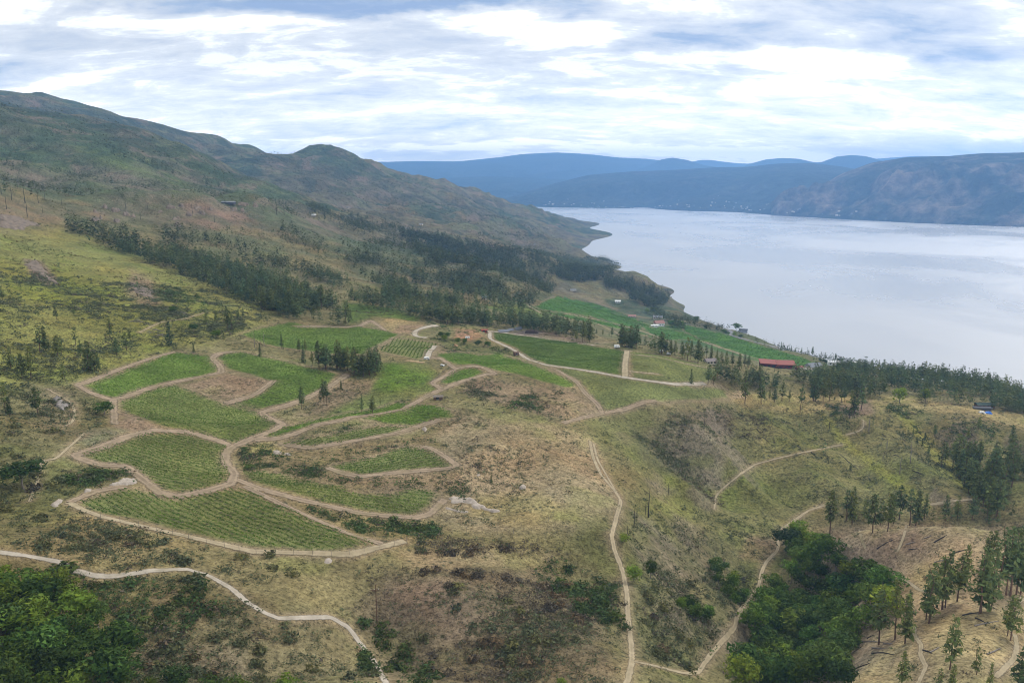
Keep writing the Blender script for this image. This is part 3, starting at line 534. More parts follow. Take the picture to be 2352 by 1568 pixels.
# ------------------------------------------------------------------ ground colours (what grows or lies where)
C_TAN, C_SOIL, C_OLIVE, C_YG, C_GREEN, C_SCRUB, C_GREY, C_ROCKC = (.30,.235,.15), (.27,.19,.13), (.185,.165,.075), (.205,.195,.06), (.12,.165,.04), (.155,.12,.075), (.15,.15,.09), (.27,.2,.155)
ZONES = [
 ([(-300,200),(700,330),(900,420),(1000,470),(700,470),(560,455),(250,455),(-300,440)], (.14,.145,.09), 25),
 ([(-300,200),(0,225),(100,228),(200,248),(300,268),(400,293),(500,335),(600,352),(700,350),(760,345),(800,400),(700,420),(600,430),(500,405),(400,355),(300,318),(150,283),(0,262),(-300,250)], (.075,.10,.075), 8),
 ([(-300,300),(250,380),(480,440),(300,440),(-300,400)], (.16,.155,.10), 25), ([(150,300),(330,360),(480,440),(400,440),(180,360)], (.13,.16,.06), 15), ([(-50,310),(120,350),(250,440),(100,400),(-50,380)], (.11,.145,.055), 15),
 ([(640,350),(800,360),(1000,430),(1340,570),(1180,560),(960,500),(800,470),(560,440)], (.125,.12,.078), 25),
 ([(840,450),(1000,460),(1200,515),(1330,572),(1190,560),(1000,515),(860,490)], (.22,.165,.09), 20),
 ([(-100,440),(150,465),(250,465),(420,455),(560,460),(700,500),(800,560),(640,535),(480,525),(350,515),(150,515),(-100,540)], (.22,.16,.10), 18),
 ([(215,470),(330,475),(400,460),(480,465),(600,468),(600,500),(450,530),(380,525),(330,500),(220,500)], (.25,.165,.125), 12),
 ([(-300,540),(150,520),(400,600),(650,715),(560,765),(400,800),(180,880),(-300,1000)], (.235,.222,.075), 25),
 ([(0,600),(150,620),(300,680),(250,740),(100,700),(0,690)], (.22,.21,.055), 20), ([(200,700),(420,700),(560,760),(400,790),(250,760)], (.21,.2,.06), 20),
 ([(55,595),(95,600),(130,640),(110,655),(70,630)], (.26,.18,.15), 5), ([(300,620),(350,640),(370,700),(330,710),(290,670)], (.27,.2,.13), 12),
 ([(-300,900),(170,900),(270,1000),(160,1150),(-300,1270)], (.19,.165,.085), 25), ([(60,880),(180,900),(180,1000),(90,1000)], (.22,.18,.11), 20),
 ([(650,560),(900,600),(1000,640),(1250,690),(1150,700),(900,660),(700,640)], (.20,.165,.085), 25),
 ([(780,690),(900,705),(965,728),(955,742),(865,728),(800,745)], C_GREEN, 5),
 ([(1150,690),(1230,700),(1300,740),(1200,735),(1100,700)], (.15,.18,.05), 10),
 ([(1260,655),(1340,690),(1480,735),(1550,760),(1480,720),(1400,690)], (.28,.215,.14), 8),
 ([(1235,702),(1290,681),(1360,697),(1440,722),(1500,745),(1560,744),(1660,764),(1760,795),(1900,838),(1860,854),(1750,830),(1700,817),(1600,792),(1500,772),(1400,752),(1300,728)], (.095, .17, .04), 3),
 ([(1030,930),(1200,955),(1350,1005),(1440,1150),(1320,1215),(1100,1225),(990,1195),(1040,1100),(1000,1000)], C_TAN, 22),
 ([(1100,1130),(1250,1130),(1330,1190),(1200,1215),(1060,1190)], (.29,.235,.12), 15),
 ([(1090,862),(1200,880),(1330,895),(1380,945),(1290,968),(1150,935),(1050,905)], (.26,.19,.125), 12),
 ([(1000,905),(1100,915),(1250,960),(1200,975),(1050,945)], (.25,.215,.11), 12),
 ([(880,1300),(1100,1290),(1250,1290),(1380,1400),(1430,1580),(900,1580),(800,1400)], (.175,.135,.085), 25),
 ([(900,1260),(1100,1250),(1300,1270),(1200,1300),(950,1310)], (.26,.205,.125), 10), ([(850,1330),(1000,1320),(1150,1400),(1050,1500),(900,1450)], (.21,.155,.11), 30),
 ([(540,1020),(760,1030),(980,1000),(1030,1030),(760,1070),(700,1100),(560,1070)], (.24,.18,.10), 8), ([(600,1000),(690,1010),(640,1040),(560,1040)], (.27,.23,.10), 8),
 ([(720,1090),(1050,1080),(1080,1130),(900,1130),(740,1100)], (.26,.185,.115), 8),
 ([(0,1270),(160,1160),(500,1250),(870,1280),(800,1400),(600,1390),(430,1300),(200,1310)], (.235,.19,.10), 15),
 ([(350,1330),(560,1390),(760,1430),(860,1568),(300,1568),(330,1450)], (.20,.165,.095), 20), ([(300,1480),(550,1470),(600,1568),(300,1568)], (.225,.18,.12), 20),
 ([(1450,1000),(1650,930),(1900,925),(2100,945),(2352,985),(2500,1160),(1900,1160),(1800,1230),(1700,1450),(1500,1520),(1445,1250)], (.195,.175,.08), 20),
 ([(1570,1060),(1640,1090),(1600,1200),(1500,1260),(1460,1170)], (.2,.19,.07), 18), ([(1700,1090),(1860,1110),(1880,1150),(1740,1180),(1650,1130)], (.195,.185,.07), 18),
 ([(1540,940),(1700,935),(1620,1090),(1560,1060),(1480,1000)], (.18,.15,.09), 14), ([(1450,980),(1530,1040),(1660,1110),(1600,1110),(1480,1060)], (.16,.135,.08), 12),
 ([(1870,930),(1940,1000),(2150,1165),(2130,1170),(1930,1020)], (.27,.25,.075), 5), ([(2050,940),(2090,960),(2200,1080),(2300,1170),(2260,1165),(2150,1070)], (.25,.24,.075), 8),
 ([(1640,895),(1760,905),(1960,900),(2200,925),(2352,955),(2500,980),(2352,985),(2200,950),(1960,935),(1850,950),(1700,935)], (.34,.265,.13), 7),
 ([(1890,930),(2000,920),(2010,950),(1960,965)], (.24,.175,.125), 8),
 ([(1500,1230),(1650,1230),(1760,1250),(1700,1400),(1560,1568),(1460,1568),(1450,1330)], (.185,.165,.085), 15), ([(1720,1230),(1780,1240),(1770,1290),(1700,1280)], (.25,.18,.12), 8),
 ([(1880,1212),(2000,1203),(2352,1203),(2600,1210),(2600,1600),(1930,1600),(1990,1430),(2040,1370),(1950,1290)], (.345,.26,.165), 10),
 ([(1900,1230),(2100,1215),(2150,1260),(2050,1290),(1950,1280)], (.33,.225,.155), 15), ([(2060,1270),(2200,1300),(2200,1380),(2090,1370)], (.33,.275,.15), 15),
 ([(1990,1440),(2200,1400),(2352,1390),(2352,1568),(1950,1600)], (.37,.29,.165), 12),
 ([(850,835),(970,832),(1015,855),(990,900),(900,935),(760,955),(780,890)], (.17,.185,.07), 8), ([(900,840),(1005,850),(985,880),(900,905),(850,890)], (.12,.18,.035), 12),
 ([(780,870),(860,870),(850,900),(740,950),(670,960),(730,910)], (.27,.2,.13), 8),
 ([(420,885),(520,855),(625,875),(590,908),(515,928),(470,910)], C_SOIL, 5), ([(270,925),(290,945),(380,985),(420,990),(300,1000),(255,985)], (.28,.205,.15), 6),
 ([(195,985),(290,985),(300,1000),(220,1030),(185,1010)], (.23,.205,.14), 8),
 ([(850,738),(900,730),(980,742),(950,768),(885,760)], (.31,.235,.125), 3), ([(920,745),(975,745),(950,768),(900,765)], (.32,.215,.14), 5),
 ([(1045,755),(1090,757),(1110,772),(1080,785),(1045,778)], (.33,.2,.13), 4), ([(1000,795),(1060,800),(1130,812),(1060,806),(1010,812)], (.28,.2,.13), 4), ([(1000,770),(1050,780),(1180,810),(1120,812),(1010,800)], (.15,.15,.065), 6),
 ([(1150,757),(1200,755),(1270,762),(1360,785),(1340,790),(1200,770)], (.26,.195,.135), 4), ([(1170,762),(1240,758),(1240,770),(1190,770)], (.16,.13,.12), 4),
 ([(1365,770),(1420,790),(1400,800),(1360,792)], (.25,.2,.13), 5), ([(1690,893),(1720,900),(1710,915),(1680,915)], (.40,.31,.2), 3),
 ([(540,935),(560,945),(520,940)], C_SOIL, 3),
]
NZ1 = fbm(XX, YY, 40, 4, 61) - .5; NZ2 = fbm(XX, YY, 260, 4, 71) - .5; NZ3 = fbm(XX, YY, 9, 3, 81) - .5
CC = np.empty(sh + (3,)); CC[:] = (.205, .175, .09)
PXv, PYv = project(XX, YY, ZZ)
inview = (PXv > -700) & (PXv < 3100) & (PYv > 100) & (PYv < 2100)
for poly, col, fe in ZONES:
    P = np.array(poly); m = inview & (PXv > P[:, 0].min() - 3 * fe) & (PXv < P[:, 0].max() + 3 * fe) & (PYv > P[:, 1].min() - 3 * fe) & (PYv < P[:, 1].max() + 3 * fe)
    if not m.any(): continue
    sd = poly_sd(PXv[m], PYv[m], poly) + fe * (NZ1[m] * 2.2 + NZ3[m] * 1.2)
    a = sstep(sd, -fe, fe)[:, None]; CC[m] = CC[m] * (1 - a) + np.array(col) * a
# patchiness: greener hollows, barer soil
a = (sstep(NZ1 + NZ3 * .6, .05, .25) * .55)[..., None]; CC = CC * (1 - a) + (CC * np.array((.80, .97, .68))) * a
a = (sstep(-NZ1 + NZ3 * .6, .05, .25) * .5)[..., None]; CC = CC * (1 - a) + (CC * np.array((1.15, 1.0, 1.0))) * a
far = sstep(rr, 700, 1500)
a = (sstep(NZ2 + NZ1 * .6, -.02, .14) * far * .85)[..., None]; CC = CC * (1 - a) + np.array((.085, .118, .066)) * a
a = (sstep(-NZ2 + NZ1 * .6, .0, .16) * far * .75)[..., None]; CC = CC * (1 - a) + np.array((.165, .145, .105)) * a
steep = np.hypot(*np.gradient(ZZ, GY, GX)); a = (sstep(steep + NZ3 * .4, .62, .95) * .6)[..., None]; CC = CC * (1 - a) + np.array((.24, .185, .15)) * a
for b in VB.values():
    w = b['w']; m = (XX > w[:, 0].min() - 12) & (XX < w[:, 0].max() + 12) & (YY > w[:, 1].min() - 12) & (YY < w[:, 1].max() + 12)
    sd = poly_sd(XX[m], YY[m], w); a = sstep(sd + NZ3[m] * 3, -1.0, 1.5)[:, None]; d = (sstep(sd + NZ3[m] * 6, -7, -1) * .7)[:, None]
    CC[m] = CC[m] * (1 - d) + np.array((.27, .2, .135)) * d; CC[m] = CC[m] * (1 - a) + np.array(b['floor']) * (1 + .5 * NZ1[m][:, None]) * a
ROADMASK = np.zeros(sh, bool)
for nme, lab, w, mat, g in RD:
    m = (XX > g[:, 0].min() - 8) & (XX < g[:, 0].max() + 8) & (YY > g[:, 1].min() - 8) & (YY < g[:, 1].max() + 8)
    d = line_d(XX[m], YY[m], g); a = (sstep(-(d + NZ3[m] * 2.5), -(w * .5 + 2.2), -w * .4) * .75)[:, None]
    CC[m] = CC[m] * (1 - a) + np.array((.29, .215, .145)) * a; ROADMASK[m] |= d < w * .5 + 1.2
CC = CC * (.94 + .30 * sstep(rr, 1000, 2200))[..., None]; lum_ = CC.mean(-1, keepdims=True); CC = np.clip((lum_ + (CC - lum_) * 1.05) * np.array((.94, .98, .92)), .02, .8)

# ------------------------------------------------------------------ terrain sheet, lake, mountains, haze
ny, nx = sh; idx = np.arange(ny * nx).reshape(sh)
quads = np.stack([idx[:-1, :-1], idx[:-1, 1:], idx[1:, 1:], idx[1:, :-1]], -1).reshape(-1, 4)
keep = (ZZ[:-1, :-1] > -20).reshape(-1) | (YY[:-1, :-1] < 3000).reshape(-1)
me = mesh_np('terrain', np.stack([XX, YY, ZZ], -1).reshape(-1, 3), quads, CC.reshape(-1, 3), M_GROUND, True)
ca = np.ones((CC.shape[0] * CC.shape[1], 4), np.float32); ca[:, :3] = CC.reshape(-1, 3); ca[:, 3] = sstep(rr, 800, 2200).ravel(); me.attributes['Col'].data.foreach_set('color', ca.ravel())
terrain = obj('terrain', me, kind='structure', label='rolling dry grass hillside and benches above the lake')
L = 26000
lx = np.array([-9000, L]); 
me = mesh_np('lake', [(-12000, 300, 0), (15000, 300, 0), (15000, 12000, 0), (-12000, 12000, 0)], [(0, 1, 2, 3)], None, M_WATER)
obj('lake', me, kind='structure', label='wide pale lake reflecting the clouds')
def mountain(name, label, sky_px, d_ridge, d_shore, col, amp, seed, shore_py=None, nu=260, nv=60):
    P = np.array(sky_px, float); us = np.linspace(P[0, 0], P[-1, 0], nu); py = np.interp(us, P[:, 0], P[:, 1])
    k = np.ones(7) / 7; py = np.convolve(np.r_[[py[0]] * 3, py, [py[-1]] * 3], k, 'valid')
    V = []; Cc = []
    for i, u in enumerate(us):
        hx, hy, hz = hit_d(u, py[i], d_ridge); a = math.atan2(hx, hy)
        ds = d_shore if shore_py is None else None
        if ds is None:
            r = ray(u, np.interp(u, *shore_py)); ds = CAM_Z / -r[2] * math.hypot(r[0], r[1])
        for j in range(nv):
            v = j / (nv - 1) * 1.5
            d = ds + (d_ridge - ds) * v
            if v <= 1: z = -8 + (hz + 8) * (math.sin((v - .5) * math.pi) * .32 + .5 + (v - .5) * .36)
            else: z = hz - (hz) * (v - 1) * 1.5
            V.append((d * math.sin(a), d * math.cos(a), z))
    V = np.array(V).reshape(nu, nv, 3); vv = np.linspace(0, 1.5, nv)[None]
    s = (d_ridge - (d_shore or 5500)) * .35 + 500
    n1 = 1 - np.abs(fbm(V[..., 0], V[..., 1], s * .55, 4, seed) * 2 - 1) * 2; n2 = fbm(V[..., 0], V[..., 1], s * .12, 4, seed + 3) - .5
    env = np.clip(vv * (1.03 - vv) * 4, 0, 1) ** .7 * (1 - sstep(vv, .42, .82))
    V[..., 2] += amp * (n1 - .3) * env + amp * .55 * n2 * np.maximum(env, np.where(vv < .9, 0, .04))
    n3 = fbm(V[..., 0], V[..., 1], s * .4, 4, seed + 8) - .5
    C_ = np.array(col)[None, None] * (1 + .7 * n3[..., None])
    i = np.arange(nu * nv).reshape(nu, nv); q = np.stack([i[:-1, :-1], i[1:, :-1], i[1:, 1:], i[:-1, 1:]], -1).reshape(-1, 4)
    return obj(name, mesh_np(name, V.reshape(-1, 3), q, C_.reshape(-1, 3), M_MOUNT if d_ridge < 8000 else M_MOUNTF, True), kind='structure', label=label), V
SH = ([1000, 1200, 1300, 1500, 1560, 1700, 1800, 1950, 2100, 2352, 2900], [474, 475, 477, 480, 484, 488, 496, 504, 512, 522, 545])
DG = (.03, .05, .035)
mountain('mountain', 'palest farthest ridge peeping over the mountains at right', [(1560,380),(1590,371),(1620,366),(1690,375),(1720,376),(1900,372),(2020,364),(2110,358),(2200,361),(2260,357),(2400,360),(2900,350)], 21500, 16500, DG, 120, 1)
mountain('mountain', 'long flat-topped blue mountain behind the far end of the lake', [(600,400),(700,385),(820,370),(880,372),(960,370),(1050,371),(1150,361),(1200,354),(1280,350),(1350,354),(1420,362),(1490,365),(1560,375),(1640,392)], 18500, 12500, DG, 190, 2)
mountain('mountain', 'small rounded blue summit left of the twin peaks', [(1440,400),(1480,384),(1520,366),(1545,362),(1580,368),(1620,380),(1700,392)], 15500, 13500, DG, 60, 3)
mountain('mountain', 'left of the two rounded peaks beyond the far shore', [(1690,392),(1720,377),(1760,366),(1800,363),(1835,365),(1880,375),(1940,390)], 16500, 14000, DG, 60, 4)
mountain('mountain', 'right and taller of the two rounded peaks beyond the far shore', [(1830,395),(1880,375),(1920,360),(1955,356),(1990,359),(2030,370),(2120,385)], 15000, 12500, DG, 60, 5)
mountain('mountain', 'low blue hill standing behind the far end of the lake', [(850,440),(950,425),(1040,408),(1120,405),(1200,407),(1300,412),(1400,420)], 13500, 10500, DG, 90, 6)
MB1, VM1 = mountain('mountain', 'broad forested blue hill with a town along its shore', [(1120,470),(1180,450),(1260,425),(1350,402),(1450,394),(1550,390),(1650,384),(1720,383),(1780,376),(1860,374),(1930,382),(2000,395),(2100,410)], 10400, None, (.035, .052, .034), 130, 7, SH)
MB2, VM2 = mountain('mountain', 'big brown and green mountain on the right across the lake', [(1770,497),(1800,482),(1860,443),(1930,400),(2000,374),(2080,361),(2180,358),(2250,352),(2352,350),(2500,345),(2900,340)], 7600, None, (.05, .062, .042), 260, 8, SH, 420, 110)

def b_haze(nt, b, out):
    nt.nodes.remove(b); v = nt.nodes.new('ShaderNodeVolumePrincipled')
    v.inputs['Color'].default_value = (.27, .54, 1.0, 1); v.inputs['Density'].default_value = 8.2e-5; v.inputs['Anisotropy'].default_value = .2
    nt.links.new(v.outputs[0], out.inputs['Volume'])
M_HAZE = material('thin_blue_haze', b_haze)
me = MB().box((0, 11500, 527), (46000, 27000, 1106)).mesh('haze', M_HAZE)
hz = obj('haze', me, kind='stuff', label='thin blue haze filling the valley air')
print('terrain', round(time.time() - T0, 1), sh)
#@@SECTION3
# ------------------------------------------------------------------ roads: draped strips with ragged edges
for nme, lab, w, mat, g in RD:
    w = w * (.80 if w > 1.5 else 1.0)
    d = np.gradient(g[:, :2], axis=0); d /= np.linalg.norm(d, axis=1)[:, None] + 1e-9; nrm = np.stack([-d[:, 1], d[:, 0]], -1)
    m = len(g); V = []; E = []
    for f in (-.75, -.4, -.15, .15, .4, .75):
        xy = g[:, :2] + nrm * (w * f)
        V.append(np.c_[xy, np.maximum(height(xy[:, 0], xy[:, 1]), .0) + (.14 if w < 2 else .18)]); E.append(np.full(m, abs(f) / .75))
    V = np.stack(V, 1); E = np.stack(E, 1).reshape(-1, 1); i = np.arange(m * 6).reshape(m, 6); q = np.stack([i[:-1, :-1], i[:-1, 1:], i[1:, 1:], i[1:, :-1]], -1).reshape(-1, 4)
    obj(nme, mesh_np(nme, V.reshape(-1, 3), q, np.repeat(E, 3, 1), mat, True), kind='structure', label=lab)

# ------------------------------------------------------------------ leaf geometry prototypes
def tri_cloud(c, size, n, r, flat=.5, nrm=None, jit=.55):
    """n leaf-clump triangles around centres c (k x 3); with nrm they lie roughly tangential to it"""
    c = np.asarray(c, float); k = len(c); s = np.repeat(np.asarray(size, float).reshape(-1, 1) * np.ones((k, 1)), n, 0)
    ctr = np.repeat(c, n, 0) + r.normal(0, 1, (k * n, 3)) * s * np.array([.5, .5, .38])
    a = r.normal(0, 1, (k * n, 3, 3)); a[..., 2] *= flat
    if nrm is not None:
        q = np.repeat(np.asarray(nrm, float), n, 0) + r.normal(0, jit, (k * n, 3)); q /= np.linalg.norm(q, axis=1)[:, None] + 1e-6
        a = r.normal(0, 1, (k * n, 3, 3)); a -= (a * q[:, None]).sum(-1)[..., None] * q[:, None]
    a /= np.linalg.norm(a, axis=2)[..., None] + 1e-6
    V = ctr[:, None] + a * s[:, None] * r.uniform(.6, 1.1, (k * n, 1, 1)); return V.reshape(-1, 3), np.arange(k * n * 3).reshape(-1, 3)
def pine_proto(seed, whorls=15, per=5, leaf=4, kind='pine', fat=1.0):
    r = np.random.default_rng(seed); C = []; S = []
    lo = .30 if kind == 'pine' else .06
    lo += r.uniform(-.14, .14) if kind == 'pine' else 0
    wob = r.uniform(.8, 1.25)
    for i in range(whorls):
        t = lo + (1 - lo) * (i + r.uniform(0, .7)) / whorls
        u = (t - lo) / (1 - lo)
        if kind == 'pine': rad = .17 * (1 - u) ** .55 * (0.55 + .45 * min(1, u * 4)) * r.uniform(.6, 1.3) * wob
        else: rad = .19 * (1 - u) ** .9 * r.uniform(.85, 1.12)
        for j in range(per):
            a = r.uniform(0, 2 * math.pi); q = r.uniform(.35, 1.0)
            C.append((rad * q * math.cos(a), rad * q * math.sin(a), min(t - rad * q * .25, .985))); S.append(.035 + .035 * (1 - u))
    C.append((0, 0, .965)); S.append(.022); C = np.array(C); Nn = np.c_[C[:, :2] / (np.hypot(C[:, 0], C[:, 1])[:, None] + .01) * .7, np.full(len(C), .8)]
    V, Fc = tri_cloud(C, np.array(S) * fat, leaf, r, .55, Nn, .45); return V, Fc
def leafy_proto(seed, lobes=11, pts=38, leaf=3):
    r = np.random.default_rng(seed); C = []; S = []; Nn = []
    for i in range(lobes):
        a = r.uniform(0, 2 * math.pi); h = r.uniform(.36, .80); q = r.uniform(.05, .27) * (1.15 - abs(h - .5)); R_ = r.uniform(.14, .22)
        if i == 0: h, q = .80, .04
        cx_, cy_ = q * math.cos(a), q * math.sin(a)
        v = r.normal(0, 1, (pts, 3)); v /= np.linalg.norm(v, axis=1)[:, None]; v[:, 2] = np.where(v[:, 2] < -.4, -v[:, 2], v[:, 2])
        for p in v: C.append((cx_ + p[0] * R_, cy_ + p[1] * R_, h + p[2] * R_ * .85)); S.append(.062); Nn.append(p)
    return tri_cloud(np.array(C), np.array(S), leaf, r, .7, np.array(Nn), .5)
def shrub_proto(seed, n=16, leaf=3, up=.8):
    r = np.random.default_rng(seed); C = []; Nn = []
    for k in range(3):
        o_ = r.normal(0, .34, 2) if k else (0, 0); v = r.normal(0, 1, (n, 3)); v /= np.linalg.norm(v, axis=1)[:, None]; v[:, 2] = np.abs(v[:, 2]) * up
        C += [(o_[0] + p[0] * .62, o_[1] + p[1] * .62, p[2] * (.9 - .2 * k)) for p in v]; Nn += list(v)
    return tri_cloud(np.array(C), np.full(len(C), .28), leaf, r, .8, np.array(Nn), .5)
def shade_cols(V, base, r, jit=.35):
    n = len(V) // 3; k = np.repeat(1 + r.uniform(-jit, jit, (n, 1)), 3, 0); hue = np.repeat(r.normal(0, .06, (n, 1)), 3, 0)
    return np.clip(np.array(base) * k * np.c_[1 + hue, np.ones(len(V)), 1 - hue], .004, .9)
def bake(name, protos, base_cols, pos, hgt, wid, pick, colk, mat, label, cat=None, jit=.3, **props):
    """Many small plants as one mesh (stuff)."""
    VV = []; FF = []; CL = []; off = 0; r = np.random.default_rng(5)
    for p, (V, Fc) in enumerate(protos):
        m = np.where(pick == p)[0]
        if not len(m): continue
        a = r.uniform(0, 2 * math.pi, len(m)); ca, sa = np.cos(a)[:, None], np.sin(a)[:, None]
        x = (V[None, :, 0] * ca - V[None, :, 1] * sa) * wid[m][:, None] + pos[m, 0:1]; y = (V[None, :, 0] * sa + V[None, :, 1] * ca) * wid[m][:, None] + pos[m, 1:2]
        z = V[None, :, 2] * hgt[m][:, None] + pos[m, 2:3]
        VV.append(np.stack([x, y, z], -1).reshape(-1, 3)); FF.append((Fc[None] + (np.arange(len(m)) * len(V))[:, None, None]).reshape(-1, 3) + off); off += len(m) * len(V)
        c = shade_cols(V, (1, 1, 1), r, jit)[None] * colk[m][:, None, :]; CL.append(c.reshape(-1, 3))
    if not VV: return None
    V = np.concatenate(VV); Fc = np.concatenate(FF); print(name, len(Fc), 'tris')
    return obj(name, mesh_np(name, V, Fc, np.concatenate(CL), mat), kind='stuff', label=label, category=cat)

# ------------------------------------------------------------------ vineyards: every row its own part
def clip_rows(w, d, gap):
    n = np.array([-d[1], d[0]]); s = w @ d; t = w @ n; rows = []
    for k in np.arange(math.floor(t.min() / gap) * gap + gap * .5, t.max(), gap):
        xs = []
        for i in range(len(w)):
            a, b = i, (i + 1) % len(w)
            if (t[a] > k) != (t[b] > k): xs.append(s[a] + (s[b] - s[a]) * (k - t[a]) / (t[b] - t[a]))
        xs.sort()
        for a, b in zip(xs[::2], xs[1::2]):
            if b - a > 4: rows.append((d * a + n * k, d * b + n * k))
    return rows
for key, b in VB.items():
    rows = clip_rows(b['w'], b['dir'], b['gap'] if b['near'] < 3 else b['gap'] * 1.5)
    c0 = b['w'].mean(0); z0 = float(height(c0[0], c0[1]))
    root = thing('vineyard', b['label'], 'vineyard', (c0[0], c0[1], z0), group='vineyard blocks on the bench and lakeshore')
    step, nt_, wd, ht = {1: (.8, 8, .42, .95), 2: (1.3, 6, .5, .95), 3: (3.0, 4, 1.2, 1.3)}[b['near']]
    if key in (16, 17): wd, ht, nt_ = .38, .8, 4
    for a, e in rows:
        Ln = np.hypot(*(e - a)); m = max(2, int(Ln / step)); t = (np.arange(m) + rng.uniform(.3, .7, m)) / m
        p = a + (e - a) * t[:, None]; vig = fbm(p[:, 0], p[:, 1], 18, 3, 91)
        keep = rng.random(m) < (.8 + vig * .5); p = p[keep]; vig = vig[keep]; m = len(p)
        if not m: continue
        ctr = np.c_[p, height(p[:, 0], p[:, 1]) + ht * .8] - np.array([c0[0], c0[1], z0])
        q = np.repeat(ctr, nt_, 0); dd = rng.normal(0, 1, (m * nt_, 2)); al = dd[:, :1] * b['dir'] * step * .42 + dd[:, 1:] * np.array([-b['dir'][1], b['dir'][0]]) * wd * .38
        q[:, :2] += al; q[:, 2] += rng.normal(0, ht * .17, m * nt_)
        T = rng.normal(0, 1, (m * nt_, 3, 3)); T /= np.linalg.norm(T, axis=2)[..., None]; T *= np.array([wd * .75, wd * .75, ht * .38]) * (1 if b['near'] < 3 else 1.3)
        V = (q[:, None] + T).reshape(-1, 3); Fc = np.arange(len(V)).reshape(-1, 3)
        col = shade_cols(V, b['tint'], rng, .3) * np.repeat(.75 + .5 * vig, nt_ * 3)[:, None]
        obj('vine_row', mesh_np('vine_row', V, Fc, col, M_VINE), root, kind='stuff')
print('vines', round(time.time() - T0, 1))

# ------------------------------------------------------------------ occupied ground (no plants there)
def blocked(x, y):
    i = np.clip(np.searchsorted(GX, x) - 1, 0, len(GX) - 1); j = np.clip(np.searchsorted(GY, y) - 1, 0, len(GY) - 1)
    return ROADMASK[j, i] | VINEMASK[j, i]
VINEMASK = np.zeros(sh, bool)
for b in VB.values():
    w = b['w']; m = (XX > w[:, 0].min() - 6) & (XX < w[:, 0].max() + 6) & (YY > w[:, 1].min() - 6) & (YY < w[:, 1].max() + 6)
    VINEMASK[m] |= poly_sd(XX[m], YY[m], w) > -2.0
def scatter(n, d0, d1, a0=-.62, a1=.62, r=rng):
    a = r.uniform(a0, a1, n); d = np.sqrt(r.uniform(d0 * d0, d1 * d1, n)); x, y = d * np.sin(a), d * np.cos(a); z = height(x, y)
    px, py = project(x, y, z); return x, y, z, px, py, d

# ------------------------------------------------------------------ trees
PINE = [pine_proto(1, 16, 6, 6), pine_proto(2, 13, 5, 6), pine_proto(3, 18, 6, 6), pine_proto(4, 10, 5, 6), pine_proto(5, 15, 7, 5), pine_proto(6, 12, 4, 6), pine_proto(7, 20, 6, 5), pine_proto(8, 9, 6, 7)]; FIR = [pine_proto(s, 18, 6, 5, 'fir') for s in (11, 12)]
PMID = [pine_proto(s, 9, 4, 3, 'pine', 1.25) for s in (21, 22, 23, 24)] + [pine_proto(25, 11, 4, 3, 'fir')]
PFAR = [pine_proto(s, 6, 2, 2, 'pine', 1.7) for s in (31, 32, 33)]; PTINY = [pine_proto(s, 4, 1, 2, 'fir', 2.2) for s in (41, 42, 43)]
C_PINE = (.092, .130, .050); C_FIR = (.062, .10, .046)
def trunk_mesh(name, rad, top, mat, seed, limbs=4, crook=.02):
    r = random.Random(seed); m = MB(); P = [(r.uniform(-crook, crook) * i, r.uniform(-crook, crook) * i, top * i / 4) for i in range(5)]
    m.tube(P, [rad * 1.25, rad, rad * .8, rad * .55, rad * .2], 6)
    for k in range(limbs):
        h = top * (.45 + .5 * k / max(1, limbs)); a = r.uniform(0, 6.28); l = .09 * (1.2 - h)
        m.tube([(0, 0, h), (l * math.cos(a), l * math.sin(a), h + .02)], [rad * .3, rad * .1], 4)
    return m.mesh(name, mat)
rp = np.random.default_rng(3)
ME_PT = [trunk_mesh('pine_trunk', .0115, .97, M_BARK, 50 + i, 6) for i in range(8)]
ME_PC = [mesh_np('pine_crown', V, Fc, shade_cols(V, C_PINE, rp), M_PINE) for V, Fc in PINE]
ME_FT = [trunk_mesh('fir_trunk', .012, .97, M_BARK, 60 + i, 2) for i in range(2)]
ME_FC = [mesh_np('fir_crown', V, Fc, shade_cols(V, C_FIR, rp), M_PINE) for V, Fc in FIR]
LEAFY = [leafy_proto(s) for s in (71, 72, 73, 74, 75)]
LEAFC = [(.080, .142, .024), (.062, .120, .024), (.096, .155, .028), (.052, .094, .025), (.125, .185, .026)]
ME_LC = [mesh_np('leafy_crown', V, Fc, shade_cols(V, LEAFC[i], rp), M_LEAF) for i, (V, Fc) in enumerate(LEAFY)]
ME_LT = [trunk_mesh('leafy_trunk', .018, .75, M_BARKG, 80 + i, 5, .03) for i in range(5)]
def tree(kind, variant, loc, h, label, group, wk=1.0, rot=None, lean=None):
    nm, cat, tm, cm = {'pine': ('pine_tree', 'pine tree', ME_PT, ME_PC), 'fir': ('fir_tree', 'fir tree', ME_FT, ME_FC), 'leafy': ('leafy_tree', 'tree', ME_LT, ME_LC)}[kind]
    v = variant % len(tm); o = thing(nm, label, cat, (loc[0], loc[1], loc[2] - .25), random.uniform(0, 6.28) if rot is None else rot, group, (h * wk, h * wk, h))
    o.rotation_euler = (random.gauss(0, .025), random.gauss(0, .025), o.rotation_euler[2])
    obj('trunk', tm[v], o); obj('crown', cm[v], o); return o
ORD = ['first', 'second', 'third', 'fourth', 'fifth', 'sixth', 'seventh', 'eighth', 'ninth', 'tenth', 'eleventh', 'twelfth', 'thirteenth', 'fourteenth', 'fifteenth', 'sixteenth', 'seventeenth', 'eighteenth', 'nineteenth', 'twentieth']
TREES = []                                  # dicts: kind, px, py, hpx | h, label phrase, group
